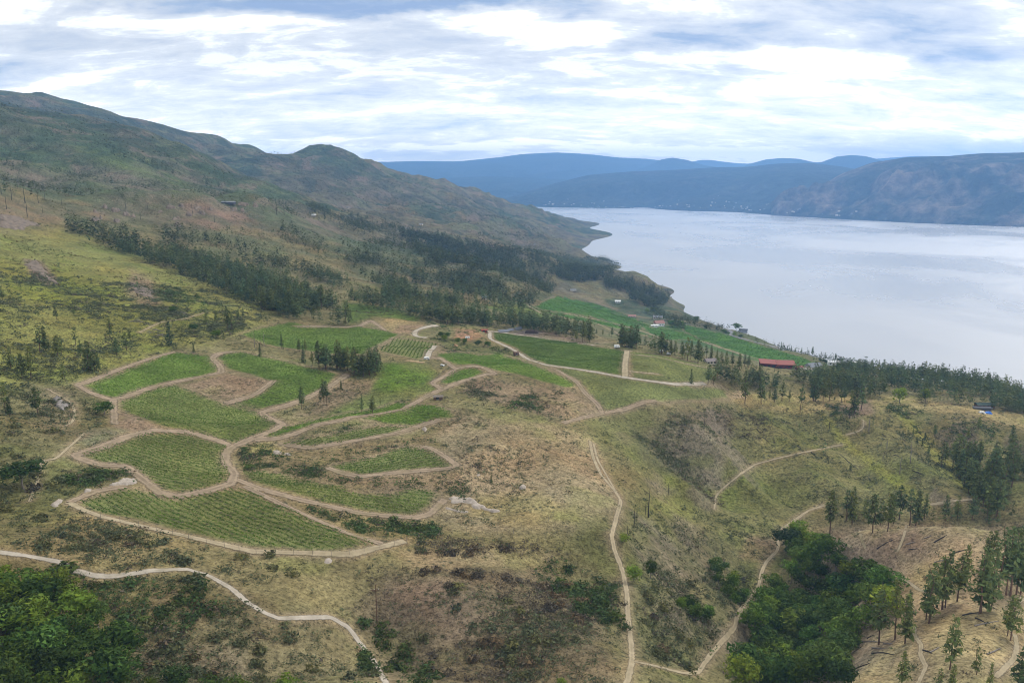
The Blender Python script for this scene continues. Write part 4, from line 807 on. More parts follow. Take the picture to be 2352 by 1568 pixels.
def listed(n, where, entries, kind='pine', noun='pine'):
    s = CROPS[n][2] / 2352.0 * .9408; E = sorted(entries)
    for i, e in enumerate(E):
        (px, py), = Z(n, e[:2]); lab = f'{noun} {where}' if len(E) == 1 else f'{ORD[i]} {noun} from left {where}'
        TREES.append(dict(kind=e[3] if len(e) > 3 else kind, px=px, py=py, hpx=e[2] * s, label=lab, group=f'{noun}s {where}'))
listed(4, 'in the loose stand at the left edge of the hillside', [(75,555,130),(150,620,150),(210,615,190),(40,865,190),(65,870,110),(258,860,160),(440,640,120)])
listed(4, 'in the upper scatter of the left hillside', [(270,445,150),(310,435,150),(390,470,130),(415,455,110),(510,390,110),(380,220,90),(20,110,100),(500,195,50)])
listed(4, 'in the clump above the left vineyards', [(548,490,120),(585,560,130),(600,565,180,'fir'),(640,560,140),(665,575,110)])
listed(4, 'in the scatter between left clump and slash piles', [(745,350,140),(790,470,110),(855,430,120),(880,370,80),(1150,395,155,'fir'),(1310,445,60)])
listed(4, 'in the group left of the highest vineyard', [(1395,255,90),(1460,240,75),(1540,285,150),(1565,290,120),(1610,225,70),(1640,225,75),(1512,365,55)])
listed(4, 'standing on the strip below the highest vineyard', [(1755,468,85,'fir'),(1905,415,95),(2020,440,90),(2065,430,80)])
listed(4, 'on the dirt road bank right of the L-shaped vineyard', [(2036,825,150),(2190,790,160),(2210,805,170),(2168,780,80),(2305,700,70)])
listed(5, 'by the meadow edge above the thin vineyard ribbon', [(230,850,120),(303,850,115),(355,792,42)])
listed(8, 'alone on the bare central hill', [(1105,215,60,'fir')], noun='small fir')
listed(5, 'on the dry slope right of the central hill', [(1457,1155,34,'fir')], noun='tiny fir')
listed(5, 'in the dark copse below the highest vineyard', [(20,540,115),(60,545,120),(110,560,130),(135,565,120),(180,580,150),(205,590,165),(240,590,135),(280,590,155),(310,580,155),(340,575,135),(358,560,105)])
listed(4, 'in the left half of the dark copse', [(2050,510,115,'fir'),(2110,530,95),(2150,540,105),(2190,545,105),(2230,550,95),(2270,550,85),(2300,555,120),(2330,550,130)])
listed(14, 'along the front rim of the right bench', [(95,855,400),(305,870,330),(410,800,110),(470,850,170),(570,830,250),(665,835,130),(800,975,350),(970,830,270),(1000,835,220),(1095,830,280),(1180,830,290),(1240,825,60),(1325,850,250),(1370,840,200),(1460,990,280),(1490,1000,330),(1580,935,320),(1690,790,220)])
listed(15, 'at the right end of the young vineyard field', [(1610,1550,190,'fir'),(1820,1560,250),(1895,1560,165)])
listed(9, 'in the line behind the dry-grass slope', [(1040,560,260),(1190,500,230),(1150,470,190),(1330,550,230),(1430,545,230),(1380,500,150),(1470,490,180),(1580,505,220),(1620,505,205),(1680,460,150),(1510,460,200),(1820,470,150),(1900,460,140),(2000,470,150),(2100,480,150),(1270,470,130)])
listed(9, 'on the left flank of the near knoll', [(1370,1310,300),(1480,1275,330),(1548,1300,270),(1575,1165,190)])
listed(9, 'in the dense clump on top of the near knoll', [(1710,1165,330),(1690,1140,250),(1800,1070,300),(1820,1060,330),(1900,1015,250),(2050,1100,370),(2060,1090,300),(2125,1080,330)])
listed(9, 'in the tall group at the right edge behind the knoll', [(1955,920,240),(2180,980,400),(2230,975,480),(2260,980,430),(2300,970,400),(2330,970,350),(2100,750,180),(2140,760,190)])
listed(9, 'in the foreground of the near knoll', [(2260,1280,250),(2240,1250,220),(1850,1475,290),(2030,1510,150)])
listed(9, 'cut by the bottom edge on the right', [(1520,1640,230),(1855,1640,160),(1765,1650,150),(2120,1640,170),(2340,1640,250)])
listed(16, 'young and scattered along the yellow spur of the canyon side', [(800,840,60,'fir'),(935,830,70,'fir'),(985,940,75,'fir'),(1090,910,90,'fir'),(1050,980,80,'fir'),(1130,1070,90,'fir'),(1270,1160,60,'fir'),(140,1290,85,'fir')], noun='fir')
listed(16, 'on the open upper canyon side at right', [(1210,870,150),(1770,780,150),(1640,900,140),(1930,910,200),(2200,1040,260),(1190,980,80),(1300,1250,290),(1340,1220,240),(1510,1390,290),(1540,1400,260)])
listed(14, 'standing against the lake beside the lakeshore road', [(560,165,90),(640,182,65,'fir'),(685,198,75,'fir'),(735,205,55),(820,222,75),(955,245,105),(1120,305,95),(1250,305,85)])
listed(14, 'against the lake above the right bench forest', [(1720,420,115),(1800,440,125),(1870,450,145),(2060,470,65,'fir'),(2170,500,115)])
listed(15, 'in the big group right of the dark green field', [(20,920,210),(110,910,190),(140,1010,140),(220,1030,300),(240,1020,260),(310,1020,250),(290,1000,180),(400,920,80),(480,940,90),(590,955,130),(560,950,60)])
listed(15, 'in the pine row above the young vineyard field', [(700,1060,130),(760,1090,220),(800,1090,180),(850,1090,190),(890,1080,200),(960,1060,110),(1020,1070,130),(1090,1110,110),(1140,1120,110),(1200,1130,110),(1290,1170,170),(1350,1190,200),(1400,1190,190),(1490,1230,220),(1560,1250,290),(1600,1240,240),(1680,1220,180),(1740,1270,210),(1800,1230,170),(1860,1260,200)])
listed(15, 'in the pine row beside the roof hidden by trees', [(1930,1290,180),(1990,1330,190),(2060,1350,210),(2130,1350,190),(2220,1360,190),(2290,1330,160),(2340,1340,150),(1980,1470,170),(2060,1500,160),(2200,1520,150)])
# forest masses: (outline, trees per m2, height range m, phrase)
FZ = [([(145,512),(250,528),(350,568),(500,613),(640,653),(760,693),(795,740),(700,742),(600,712),(500,668),(400,628),(300,588),(150,540)], .022, (12, 20), 'in the long dense belt below the rocky knobs'),
 ([(600,690),(700,690),(800,720),(808,755),(740,752),(640,725)], .02, (13, 20), 'in the thick end of the belt above the highest vineyard'),
 ([(350,528),(550,563),(650,598),(800,653),(780,668),(640,623),(540,588),(350,548)], .017, (11, 18), 'in the second belt under the rocky knobs'),
 ([(635,518),(750,548),(875,603),(925,638),(950,685),(880,665),(800,615),(700,570),(640,548)], .016, (10, 17), 'in the belt under the burnt ridge'),
 ([(915,538),(1175,583),(1175,603),(1050,593),(930,563)], .016, (16, 22), 'in the band at the foot of the mountain spur'),
 ([(950,628),(1175,648),(1170,668),(950,653)], .016, (15, 21), 'in the short band above the clearings'),
 ([(330,560),(620,600),(740,650),(600,650),(420,600)], .004, (10, 16), 'scattered between the two belts'),
 ([(688,840),(760,847),(868,838),(873,862),(800,868),(688,853)], .045, (12, 17), 'in the dense dark copse among the upper plots'),
 ([(1700,774),(1780,799),(1860,816),(1950,838),(1940,848),(1850,828),(1770,810),(1690,787)], .008, (8, 13), 'scattered between the lakeshore road and the water'),
 ([(1420,788),(1500,806),(1600,832),(1660,850),(1640,862),(1590,847),(1500,822),(1420,800)], .030, (13, 19), 'in the row above the young vineyard field'),
 ([(760,560),(940,560),(1050,600),(1200,650),(1100,680),(950,650),(820,610)], .007, (12, 18), 'scattered over the middle slope'),
 ([(930,540),(1040,550),(1150,568),(1230,580),(1330,588),(1400,608),(1370,645),(1290,645),(1180,650),(1060,630),(960,600)], .013, (17, 23), 'in the dense forest running down to the far points'),
 ([(800,690),(900,672),(1000,690),(1100,712),(1220,742),(1300,757),(1375,775),(1352,790),(1260,768),(1150,755),(1060,752),(990,738),(900,715),(820,705)], .018, (12, 19), 'in the dark belt behind the dark green field'),
 ([(1050,650),(1200,640),(1290,660),(1200,720),(1120,705),(1040,690)], .009, (14, 20), 'in the loose wood beyond the pine belt'),
 ([(1650,860),(1800,880),(1960,872),(2100,890),(2250,912),(2352,940),(2500,960),(2352,955),(2250,933),(2100,925),(1950,910),(1850,905),(1700,893),(1640,880)], .022, (11, 17), 'in the dense forest on the right bench'),
 ([(1900,855),(2100,880),(2352,930),(2500,950),(2500,900),(2352,895),(2100,865),(1950,850)], .018, (12, 18), 'in the lakeside edge of the right bench forest'),
 ([(1780,870),(1960,868),(1990,905),(1850,905),(1770,895)], .016, (12, 17), 'in the wood below the red winery'),
 ([(1385,645),(1440,650),(1510,672),(1548,682),(1530,700),(1510,715),(1450,690),(1395,665)], .02, (17, 23), 'on the wooded lakeside point'),
 ([(1330,592),(1400,598),(1428,612),(1400,640),(1330,650),(1270,640)], .016, (17, 23), 'on the farther wooded point'),
 ([(1500,712),(1560,735),(1620,747),(1700,767),(1760,797),(1740,803),(1660,778),(1550,757),(1500,735)], .014, (9, 15), 'along the shore behind the houses'),
 ([(2180,1060),(2260,1075),(2352,1090),(2500,1100),(2500,1215),(2352,1200),(2290,1195),(2230,1150)], .018, (15, 23), 'in the dark forest filling the canyon head'),
 ([(1890,1195),(2352,1190),(2352,1212),(1890,1208)], .012, (9, 14), 'in the canyon bottom behind the dry slope'),
 ([(330,520),(640,540),(760,570),(900,600),(840,620),(600,580),(400,560)], .003, (8, 13), 'scattered under the rocky knobs'),
 ([(0,640),(350,600),(560,700),(500,760),(200,740),(0,780)], .0004, (6, 12), 'scattered on the left hillside'),
 ([(-100,230),(200,260),(420,340),(560,420),(500,440),(300,370),(-100,300)], .0045, (12, 19), 'sprinkled along the upper left ridge'),
 ([(500,340),(740,352),(900,400),(1100,450),(1330,560),(1330,590),(1150,560),(950,500),(700,450)], .0042, (12, 19), 'sprinkled on the mountain spur'),
 ([(-100,330),(560,450),(760,480),(900,560),(600,480),(200,460),(-100,440)], .0032, (9, 15), 'dotted over the burnt valley side'),
 ([(700,470),(950,530),(1000,560),(880,560),(740,510)], .010, (13, 18), 'in the green hollow with scattered houses'),
 ([(1640,930),(1900,930),(2200,960),(2352,1000),(2352,1100),(2000,1080),(1750,1000)], .0006, (5, 10), 'scattered on the open canyon side')]
rt = np.random.default_rng(11)
def sample_zone(poly, dens, hr, cap=9000):
    P = np.array(poly, float); gx = rt.uniform(P[:, 0].min(), P[:, 0].max(), 260); gy = rt.uniform(P[:, 1].min(), P[:, 1].max(), 260)
    m = poly_sd(gx, gy, P) > 0; g = ground(gx[m], gy[m]); g = g[(np.hypot(g[:, 0], g[:, 1]) < 6500)]
    x0, y0 = g[:, :2].min(0) - 10; x1, y1 = g[:, :2].max(0) + 10
    dens = dens * 2.6; n = int(min((x1 - x0) * (y1 - y0) * dens, 250000)); x = rt.uniform(x0, x1, n); y = rt.uniform(y0, y1, n); z = height(x, y); px, py = project(x, y, z)
    cl = fbm(x, y, 30, 3, 44)
    ok = (poly_sd(px, py, P) > 0) & (z > 1.0) & ~blocked(x, y) & (rt.random(n) < np.clip(.62 + (cl - .46) * 6, .08, 1))
    q = np.stack([x, y, z], -1)[ok][:cap]; return q, rt.uniform(hr[0], hr[1], len(q)) * rt.uniform(.6, 1.12, len(q))
FT = []                                     # forest trees: pos, h, phrase
for poly, dens, hr, where in FZ:
    q, h = sample_zone(poly, dens, hr)
    for p, hh in zip(q, h): FT.append((p, hh, where))
pos = np.array([f[0] for f in FT]); hh = np.array([f[1] for f in FT]); dist = np.linalg.norm(pos - np.array([0, 0, CAM_Z]), axis=1)
px, py = project(pos[:, 0], pos[:, 1], pos[:, 2]); infr = (px > 5) & (px < 2347) & (py > 0) & (py < 1590)
vis = visible(pos[:, 0], pos[:, 1], pos[:, 2] + hh * .7, .0) & infr
print('forest trees', len(FT), 'visible', vis.sum())
g = ground([t['px'] for t in TREES], [t['py'] for t in TREES])
for t, p in zip(TREES, g):
    D_ = np.linalg.norm(p - np.array([0, 0, CAM_Z])); t['p'] = p; t['h'] = float(np.clip(t['hpx'] * D_ / F_ / math.cos(math.asin((CAM_Z - p[2]) / D_)), 2.5, 26))
for i, t in enumerate(TREES):
    tree(t['kind'], i * 7 + 3, t['p'], t['h'], t['label'], t['group'], rt.uniform(.75, 1.3), None)
n_pine = sum(t['kind'] == 'pine' for t in TREES)
app = np.where(vis, hh / dist, -1); order = np.argsort(-app); n_ind = max(0, 296 - n_pine); ind = order[:n_ind]
byw = {}
for k in ind: byw.setdefault(FT[k][2], []).append(k)
PART = {}
for w_, L_ in byw.items():
    q1, q2 = np.quantile(px[L_], [.33, .67]); hm = np.median(hh[L_])
    for k in L_: PART[k] = ('taller' if hh[k] > hm else 'lower') + ' pine ' + w_ + (', left third' if px[k] < q1 else ', right third' if px[k] > q2 else ', middle third')
for k in ind:
    tree('pine', int(k), pos[k], float(hh[k]), PART[k] if len(byw[FT[k][2]]) > 3 else 'dark green pine ' + FT[k][2], 'pines ' + FT[k][2], rt.uniform(.85, 1.35))
rest = np.ones(len(FT), bool); rest[ind] = False
tint = lambda n, base, s=.22: np.array(base) * (1 + rt.normal(0, s, (n, 1))).clip(.5, 1.7) * (1 + rt.normal(0, .12, (n, 1)) * np.array([1.2, .3, -.6]))
for nm, sel, protos, wk, lab in (('pine_forest', rest & (dist < 950), PMID, 1.2, 'nearer mass of dark pines on bench and slopes'), ('pine_forest', rest & (dist >= 950) & (dist < 1900), PFAR, 1.3, 'middle-distance mass of dark pines above the lake'), ('pine_forest', rest & (dist >= 1900), PTINY, 1.5, 'far speckle of dark pines on the mountains')):
    m = np.where(sel)[0]
    bake(nm, protos, None, pos[m] - np.array([0, 0, .3]), hh[m], hh[m] * wk, rt.integers(0, len(protos), len(m)), tint(len(m), (.080, .112, .046)), M_PINE, lab)
print('pines', n_pine, n_ind, round(time.time() - T0, 1))
#@@SECTION4
# ------------------------------------------------------------------ leafy groves
rl = np.random.default_rng(21)
def poisson(poly, gap, tries=4000, sd0=0.0):
    P = np.array(poly, float); out = []
    gx = rl.uniform(P[:, 0].min(), P[:, 0].max(), tries); gy = rl.uniform(P[:, 1].min(), P[:, 1].max(), tries); m = poly_sd(gx, gy, P) > sd0
    for p in ground(gx[m], gy[m]):
        if all((p[0] - q[0]) ** 2 + (p[1] - q[1]) ** 2 > gap * gap for q in out) and not blocked(p[:1], p[1:2])[0]: out.append(p)
    return out
def grove(poly, gap, hr, where, wk=(1.0, 1.5)):
    L_ = poisson(poly, gap); TONE = ['mid-green', 'green', 'light green', 'dark green', 'lime-green']; pq = project(*np.array(L_).T) if L_ else None
    if L_: a1, a2 = np.quantile(pq[0], [.33, .67]); b1 = np.median(pq[1])
    for i, p in enumerate(L_):
        v = int(rl.choice([0, 1, 2, 3, 4], p=[.27, .27, .2, .18, .08])); part = (', left' if pq[0][i] < a1 else ', right' if pq[0][i] > a2 else ', middle') + (' rear part' if pq[1][i] < b1 else ' front part')
        tree('leafy', v, p, rl.uniform(*hr), TONE[v] + ' ' + where + part, 'leafy trees ' + where[where.find(' in '):].strip(), rl.uniform(*wk))
grove([(-60,1350),(40,1370),(150,1380),(230,1430),(270,1480),(290,1540),(270,1600),(-60,1640)], 5.2, (8, 12), 'round leafy tree in the bottom left grove')
grove([(270,1560),(400,1590),(560,1590),(560,1640),(260,1640)], 5.5, (5, 8), 'leafy tree in the low fringe along the bottom left edge')
grove(Z(9,(720,620),(850,640),(1000,720),(1150,810),(1300,930),(1400,990),(1420,1130),(1300,1230),(1180,1290),(1130,1440),(1100,1640),(420,1640),(430,1560),(560,1380),(480,1290),(560,1170),(640,960),(820,850),(740,700)), 5.6, (8, 13.5), 'leafy tree in the wooded canyon bottom at right')
grove(Z(9,(240,800),(340,820),(470,1010),(480,1050),(400,1060),(320,960),(260,900)), 5.5, (5, 7.5), 'bushy tree in the small clump left of the canyon track')
grove(Z(9,(20,1080),(200,1050),(240,1160),(120,1180)), 6, (4, 6.5), 'low leafy tree in the hollow between the two tracks')
grove([(1545,742),(1620,756),(1700,776),(1735,790),(1690,786),(1600,764),(1540,752)], 8, (5, 8), 'small leafy tree in the fringe above the lakeshore')
grove([(660,1590),(780,1600),(1000,1600),(1000,1640),(660,1640)], 6, (5, 7), 'leafy tree in the fringe along the bottom centre edge')
def leafy(n, e, label, var, wk=1.25):
    (px, py), = Z(n, e[:2]); p = ground(px, py)[0]; D_ = np.linalg.norm(p - np.array([0, 0, CAM_Z])); h = e[2] * CROPS[n][2] / 2352 * .9408 * D_ / F_
    return tree('leafy', var, p, float(np.clip(h, 2, 16)), label, None, wk)
leafy(13, (665, 410, 110), 'dark round tree left of the bright one by the reddish yard', 1)
leafy(13, (755, 405, 95), 'dark round tree right of the bright one by the reddish yard', 3)
leafy(13, (705, 440, 95), 'bright yellow-green tree between two dark ones by the farmyard', 4)
leafy(13, (880, 470, 95), 'left of two leafy trees below the reddish yard', 1)
leafy(13, (960, 475, 90), 'right of two leafy trees below the reddish yard', 0)
leafy(13, (1140, 505, 85), 'round tree left of its twin beside the farm road', 3, 1.5)
leafy(13, (1255, 512, 90), 'round tree right of its twin beside the farm road', 1, 1.3)
leafy(16, (770, 440, 190), 'bright lime-green broad tree in front of the bench forest', 4, 1.25)
leafy(16, (1090, 420, 160), 'small pale green tree right of the lime-green one', 2)
leafy(4, (705, 860, 85), 'big round dark bush by the twin-rut road', 1, 1.9)
leafy(4, (160, 1365, 170), 'very large dark green bush at the left edge', 3, 1.9)
leafy(4, (1465, 345, 55), 'round dark bush beside the track to the highest vineyard', 1, 1.7)
leafy(4, (1308, 305, 55), 'round dark bush among pines above the L-shaped vineyard', 3, 1.5)
leafy(4, (1170, 170, 40), 'round bush on the yellow-green hillside', 1, 2.0)
leafy(8, (2000, 620, 70), 'bright green round bush beside the ridge track', 2, 1.4)
leafy(8, (2065, 880, 110), 'green bushy tree right of the ridge track', 4, 1.3)
leafy(8, (2180, 860, 130), 'tall leafy tree on the slope right of the ridge track', 0, 1.0)
leafy(8, (1580, 1590, 60), 'lime-green bush cut by the bottom edge', 4, 1.5)
leafy(15, (1680, 760, 80), 'leafy tree on the shore between the houses', 1)
leafy(15, (2180, 870, 100), 'dark leafy tree above the lakeshore road', 1, 1.6)
leafy(15, (2020, 920, 70), 'bush inside the lakeshore road bend', 3, 1.5)
leafy(15, (1130, 660, 90), 'yellow-green tree in the lakeshore garden', 4, 1.4)
leafy(15, (1040, 640, 60), 'pale green tree left of the yellow-green garden tree', 2, 1.4)
leafy(15, (1350, 820, 90), 'dark leafy tree right of the red-and-white house', 1, 1.5)

# ------------------------------------------------------------------ shrubs
SZ = [([(540,1020),(620,1030),(740,1080),(700,1112),(560,1085)], .10, 1.5, 1), ([(700,1082),(760,1045),(960,1003),(990,1012),(920,1030),(760,1070),(720,1097)], .10, 1.35, 1),
 ([(690,1165),(780,1185),(1000,1205),(1012,1226),(900,1237),(780,1222),(715,1190)], .14, 1.5, 1), ([(740,1097),(1040,1087),(1090,1122),(900,1122),(760,1112)], .06, 1.3, 1), ([(1030,1120),(1100,1125),(1090,1146),(1030,1142)], .10, 1.3, 1),
 ([(0,1180),(160,1175),(500,1258),(720,1295),(560,1372),(430,1300),(250,1318),(0,1262)], .09, 1.35, 0), ([(180,1330),(430,1320),(560,1385),(740,1435),(850,1568),(300,1568),(285,1450)], .17, 1.35, 0),
 ([(60,1300),(330,1335),(450,1350),(350,1430),(200,1400),(60,1340)], .16, 1.5, 1), ([(200,1340),(420,1350),(560,1400),(430,1460),(280,1420)], .15, 1.5, 1),
 ([(850,1300),(1100,1310),(1250,1335),(1400,1450),(1420,1575),(880,1575),(790,1420)], .15, 1.25, 2), ([(900,1330),(1150,1350),(1200,1450),(1000,1480),(880,1400)], .10, 1.2, 0),
 ([(1230,1285),(1330,1300),(1410,1340),(1425,1450),(1330,1400),(1220,1320)], .15, 1.7, 1), ([(790,1410),(860,1420),(980,1520),(1010,1575),(850,1575)], .16, 1.7, 1), ([(1150,1400),(1420,1440),(1430,1575),(1150,1575)], .12, 1.35, 0),
 ([(960,1242),(1290,1242),(1330,1290),(1180,1272),(960,1275)], .08, 1.3, 2), (Z(13,(940,1000),(1290,870),(1350,950),(1300,1080),(1380,1090),(1200,1170),(1000,1080)), .11, 1.5, 0),
 (Z(13,(1590,1150),(1830,1110),(1930,1290),(1900,1380),(1700,1300),(1500,1220)), .12, 1.5, 1), (Z(13,(2060,1040),(2170,1020),(2230,1110),(2160,1130)), .12, 1.4, 0), ([(1090,870),(1380,940),(1290,965),(1080,905)], .02, 1.3, 0),
 ([(1250,950),(1420,1000),(1460,1110),(1400,1135),(1320,1050)], .05, 1.3, 0), ([(1000,930),(1300,960),(1420,1140),(1100,1220),(1000,1180)], .026, 1.15, 0), ([(950,1020),(1060,1040),(1110,1080),(1020,1060)], .05, 1.1, 2),
 ([(1540,945),(1660,935),(1620,1085),(1500,1010)], .06, 1.5, 0), ([(1440,985),(1560,1055),(1670,1120),(1560,1110)], .12, 1.7, 0), ([(1560,1060),(1680,1120),(1650,1170),(1590,1130)], .06, 1.5, 2),
 ([(1650,930),(2352,980),(2352,1170),(1780,1170),(1600,1090)], .03, 1.3, 0), ([(2060,940),(2352,985),(2352,1075),(2200,1010)], .05, 1.5, 1), ([(1640,960),(1760,950),(1780,1010),(1680,1010)], .05, 1.3, 2),
 ([(1450,1150),(1800,1200),(1710,1400),(1570,1575),(1470,1575)], .075, 1.4, 0), ([(1500,1250),(1760,1220),(1720,1380),(1560,1480)], .04, 1.7, 1), ([(1560,1380),(1700,1300),(1680,1420),(1600,1560),(1480,1575)], .04, 1.6, 1),
 ([(-50,540),(150,530),(400,610),(650,725),(540,765),(400,803),(180,885),(-50,900)], .05, 1.6, 0), ([(-50,890),(170,890),(260,1000),(160,1160),(-50,1180)], .032, 1.5, 0), ([(190,1080),(320,1080),(300,1100),(190,1120),(150,1105)], .14, 1.6, 1),
 ([(20,540),(300,590),(330,640),(150,600),(20,575)], .05, 1.8, 1), ([(370,650),(480,680),(470,710),(360,680)], .08, 1.6, 1), ([(740,870),(860,870),(850,900),(680,960)], .025, 1.0, 0), ([(1000,770),(1180,805),(1150,815),(1000,800)], .04, 1.5, 1),
 ([(980,735),(1110,745),(1120,760),(1000,755)], .05, 1.6, 1), ([(1890,1225),(1990,1225),(2010,1300),(1950,1270)], .03, 1.4, 0), ([(2000,1290),(2200,1310),(2150,1360),(2020,1350)], .012, 1.3, 0), ([(1990,1210),(2352,1210),(2352,1568),(1960,1568)], .002, .9, 0),
 ([(430,885),(560,890),(500,915)], .02, 1.1, 0), ([(780,985),(900,975),(870,990),(760,1000)], .14, 1.3, 1), ([(560,760),(700,800),(640,820),(530,800)], .02, 1.1, 0), ([(1900,930),(1960,940),(1990,1000),(1940,1000)], .05, 1.5, 1), ([(2040,930),(2090,940),(2110,990),(2060,975)], .10, 1.6, 1)]
SP = [shrub_proto(s, 5, 2) for s in (1, 2, 3, 4)]; SPF = [shrub_proto(s, 3, 1) for s in (5, 6, 7)]; SPB = [shrub_proto(s, 14, 3) for s in (1, 2, 3, 4)]
SCOL = [(.092, .110, .058), (.060, .098, .032), (.105, .09, .066)]
rs = np.random.default_rng(31)
xs, ys, zs, pxs, pys, ds = scatter(330000, 150, 760, r=rs)
dens = np.full(len(xs), .008); siz = np.full(len(xs), 1.15); kin = np.zeros(len(xs), int)
for poly, de, si, ki in SZ:
    sd = poly_sd(pxs, pys, poly) + rs.normal(0, 6, len(xs)); m = (sd > 0) & (de > dens * .6); dens[m] = de; siz[m] = si; kin[m] = ki
area = 1.24 / 2 * (760 ** 2 - 150 ** 2); cl = fbm(xs, ys, 22, 3, 51); cl2 = fbm(xs, ys, 70, 3, 52)
prob = 3.5 * dens * area / len(xs) * np.clip((cl - .37) * 6, .3, 1.9) * np.clip(.4 + cl2 * 1.2, .3, 1.6)
ok = (rs.random(len(xs)) < prob) & ~blocked(xs, ys) & (zs > 2)
S_p = np.stack([xs, ys, zs], -1)[ok]; S_r = siz[ok] * rs.uniform(.4, 1.6, ok.sum()) * np.where(rs.random(ok.sum()) < .12, 1.5, 1); S_k = kin[ok]
flip = rs.random(len(S_k)); S_k = np.where(flip < .12, 0, np.where(flip > .9, 2, S_k)); S_px, S_py = pxs[ok], pys[ok]
dist_s = np.linalg.norm(S_p - np.array([0, 0, CAM_Z]), axis=1)
cs = np.array(SCOL)[S_k] * (1 + rs.normal(0, .2, (len(S_k), 1))).clip(.5, 1.6)
vis_s = visible(S_p[:, 0], S_p[:, 1], S_p[:, 2] + 1, .3) & (S_px > 6) & (S_px < 2346) & (S_py < 1560)
big_s = np.argsort(-np.where(vis_s, S_r / dist_s, -1))[:290]
REG = [([(0,1170),(900,1280),(900,1420),(0,1320)], 'between the nearest vineyard and the gravel path'), ([(0,1320),(900,1400),(860,1600),(0,1600)], 'below the winding gravel path'),
 ([(780,1240),(1450,1240),(1450,1600),(780,1600)], 'on the brown front hill'), ([(530,1000),(1100,980),(1110,1240),(530,1240)], 'in the belts between the vineyard strips'),
 ([(1000,840),(1480,840),(1480,1240),(1000,1240)], 'on the dry central hill'), ([(1440,1170),(1900,1170),(1900,1600),(1440,1600)], 'on the slope between ridge and canyon tracks'),
 ([(1440,900),(2400,900),(2400,1210),(1440,1210)], 'on the grassy canyon side'), ([(1880,1200),(2400,1200),(2400,1600),(1880,1600)], 'on the dry-grass knoll'), ([(-50,500),(700,500),(700,1180),(-50,1180)], 'on the left hillside')]
LOOK = ['grey-green sagebrush', 'dark green bush', 'brownish half-dead bush']
ME_S = [[mesh_np('shrub', V, Fc, shade_cols(V, c, rp), M_SHRUB) for V, Fc in SPB] for c in SCOL]
for k in big_s:
    where = 'among the vineyards'
    for poly, w in REG:
        if poly_sd(np.array([S_px[k]]), np.array([S_py[k]]), poly)[0] > 0: where = w; break
    size = 'large' if S_r[k] > 2.1 else 'mid-sized'; xs_ = [p_[0] for p_ in poly]; f_ = (S_px[k] - min(xs_)) / (max(xs_) - min(xs_)); side = '' if where.startswith('among') else ', left side' if f_ < .33 else ', right side' if f_ > .67 else ', middle'; ys_ = [p_[1] for p_ in poly]; side += '' if not side else (' upper part' if S_py[k] < (min(ys_) + max(ys_)) / 2 else ' lower part')
    obj('shrub', ME_S[S_k[k]][int(k) % 4], None, S_p[k] - np.array([0, 0, .15]), rs.uniform(0, 6.28), (S_r[k], S_r[k], S_r[k] * .8), label=f'{size} {LOOK[S_k[k]]} {where}{side}', category='shrub', group=f'{LOOK[S_k[k]]} shrubs {where}')
m = np.ones(len(S_p), bool); m[big_s] = False
bake('shrub_cover', SP, None, S_p[m] - np.array([0, 0, .12]), S_r[m] * .8, S_r[m], rs.integers(0, 4, m.sum()), cs[m], M_SHRUB, 'sagebrush and bushes covering the dry slopes')
# tiny tufts near, bush specks far
xs, ys, zs, pxs, pys, ds = scatter(84000, 150, 700, r=rs); ok = (rs.random(len(xs)) < np.clip((fbm(xs, ys, 16, 3, 57) - .36) * 3.2, .03, .9)) & ~blocked(xs, ys) & (poly_sd(pxs, pys, [(1890,1215),(2352,1210),(2400,1600),(1950,1600),(2030,1380)]) < -3)
q = np.stack([xs, ys, zs - .05], -1)[ok]; r_ = rs.uniform(.28, .85, len(q)); kk = rs.integers(0, 3, len(q))
bake('low_scrub', SPF, None, q, r_ * .8, r_, rs.integers(0, 3, len(q)), np.array([(.075, .082, .042), (.06, .08, .032), (.085, .07, .048)])[kk] * (1 + rs.normal(0, .2, (len(q), 1))).clip(.5, 1.5), M_SHRUB, 'low scrub and grass tufts dotting the ground')
xs, ys, zs, pxs, pys, ds = scatter(40000, 690, 1250, -.62, .05, r=rs)
ok = (rs.random(len(xs)) < np.clip((fbm(xs, ys, 40, 4, 68) - .44) * 6, .03, .8)) & ~blocked(xs, ys)
q = np.stack([xs, ys, zs - .2], -1)[ok]; r_ = rs.uniform(1.0, 3.0, len(q)); kk = rs.integers(0, 3, len(q))
bake('hillside_brush', SPF, None, q, r_ * .8, r_, rs.integers(0, 3, len(q)), np.array([(.075, .085, .042), (.055, .08, .03), (.085, .07, .048)])[kk], M_SHRUB, 'brush on the yellow-green slope under the rocky knobs')
xs, ys, zs, pxs, pys, ds = scatter(34000, 1100, 3600, -.62, .2, r=rs)
ok = (rs.random(len(xs)) < np.clip((fbm(xs, ys, 60, 4, 58) - .40) * 4.5, .02, .8)) & ~blocked(xs, ys) & (zs > 4) & (pys < 700)
q = np.stack([xs, ys, zs - .2], -1)[ok]; r_ = rs.uniform(1.0, 3.0, len(q)) * (1 + ds[ok] / 3000); kk = rs.integers(0, 3, len(q))
bake('hillside_brush', SPF, None, q, r_ * .75, r_, rs.integers(0, 3, len(q)), np.array([(.07, .085, .042), (.05, .08, .03), (.095, .08, .055)])[kk], M_SHRUB, 'brush speckling the burnt hillsides and mountain')

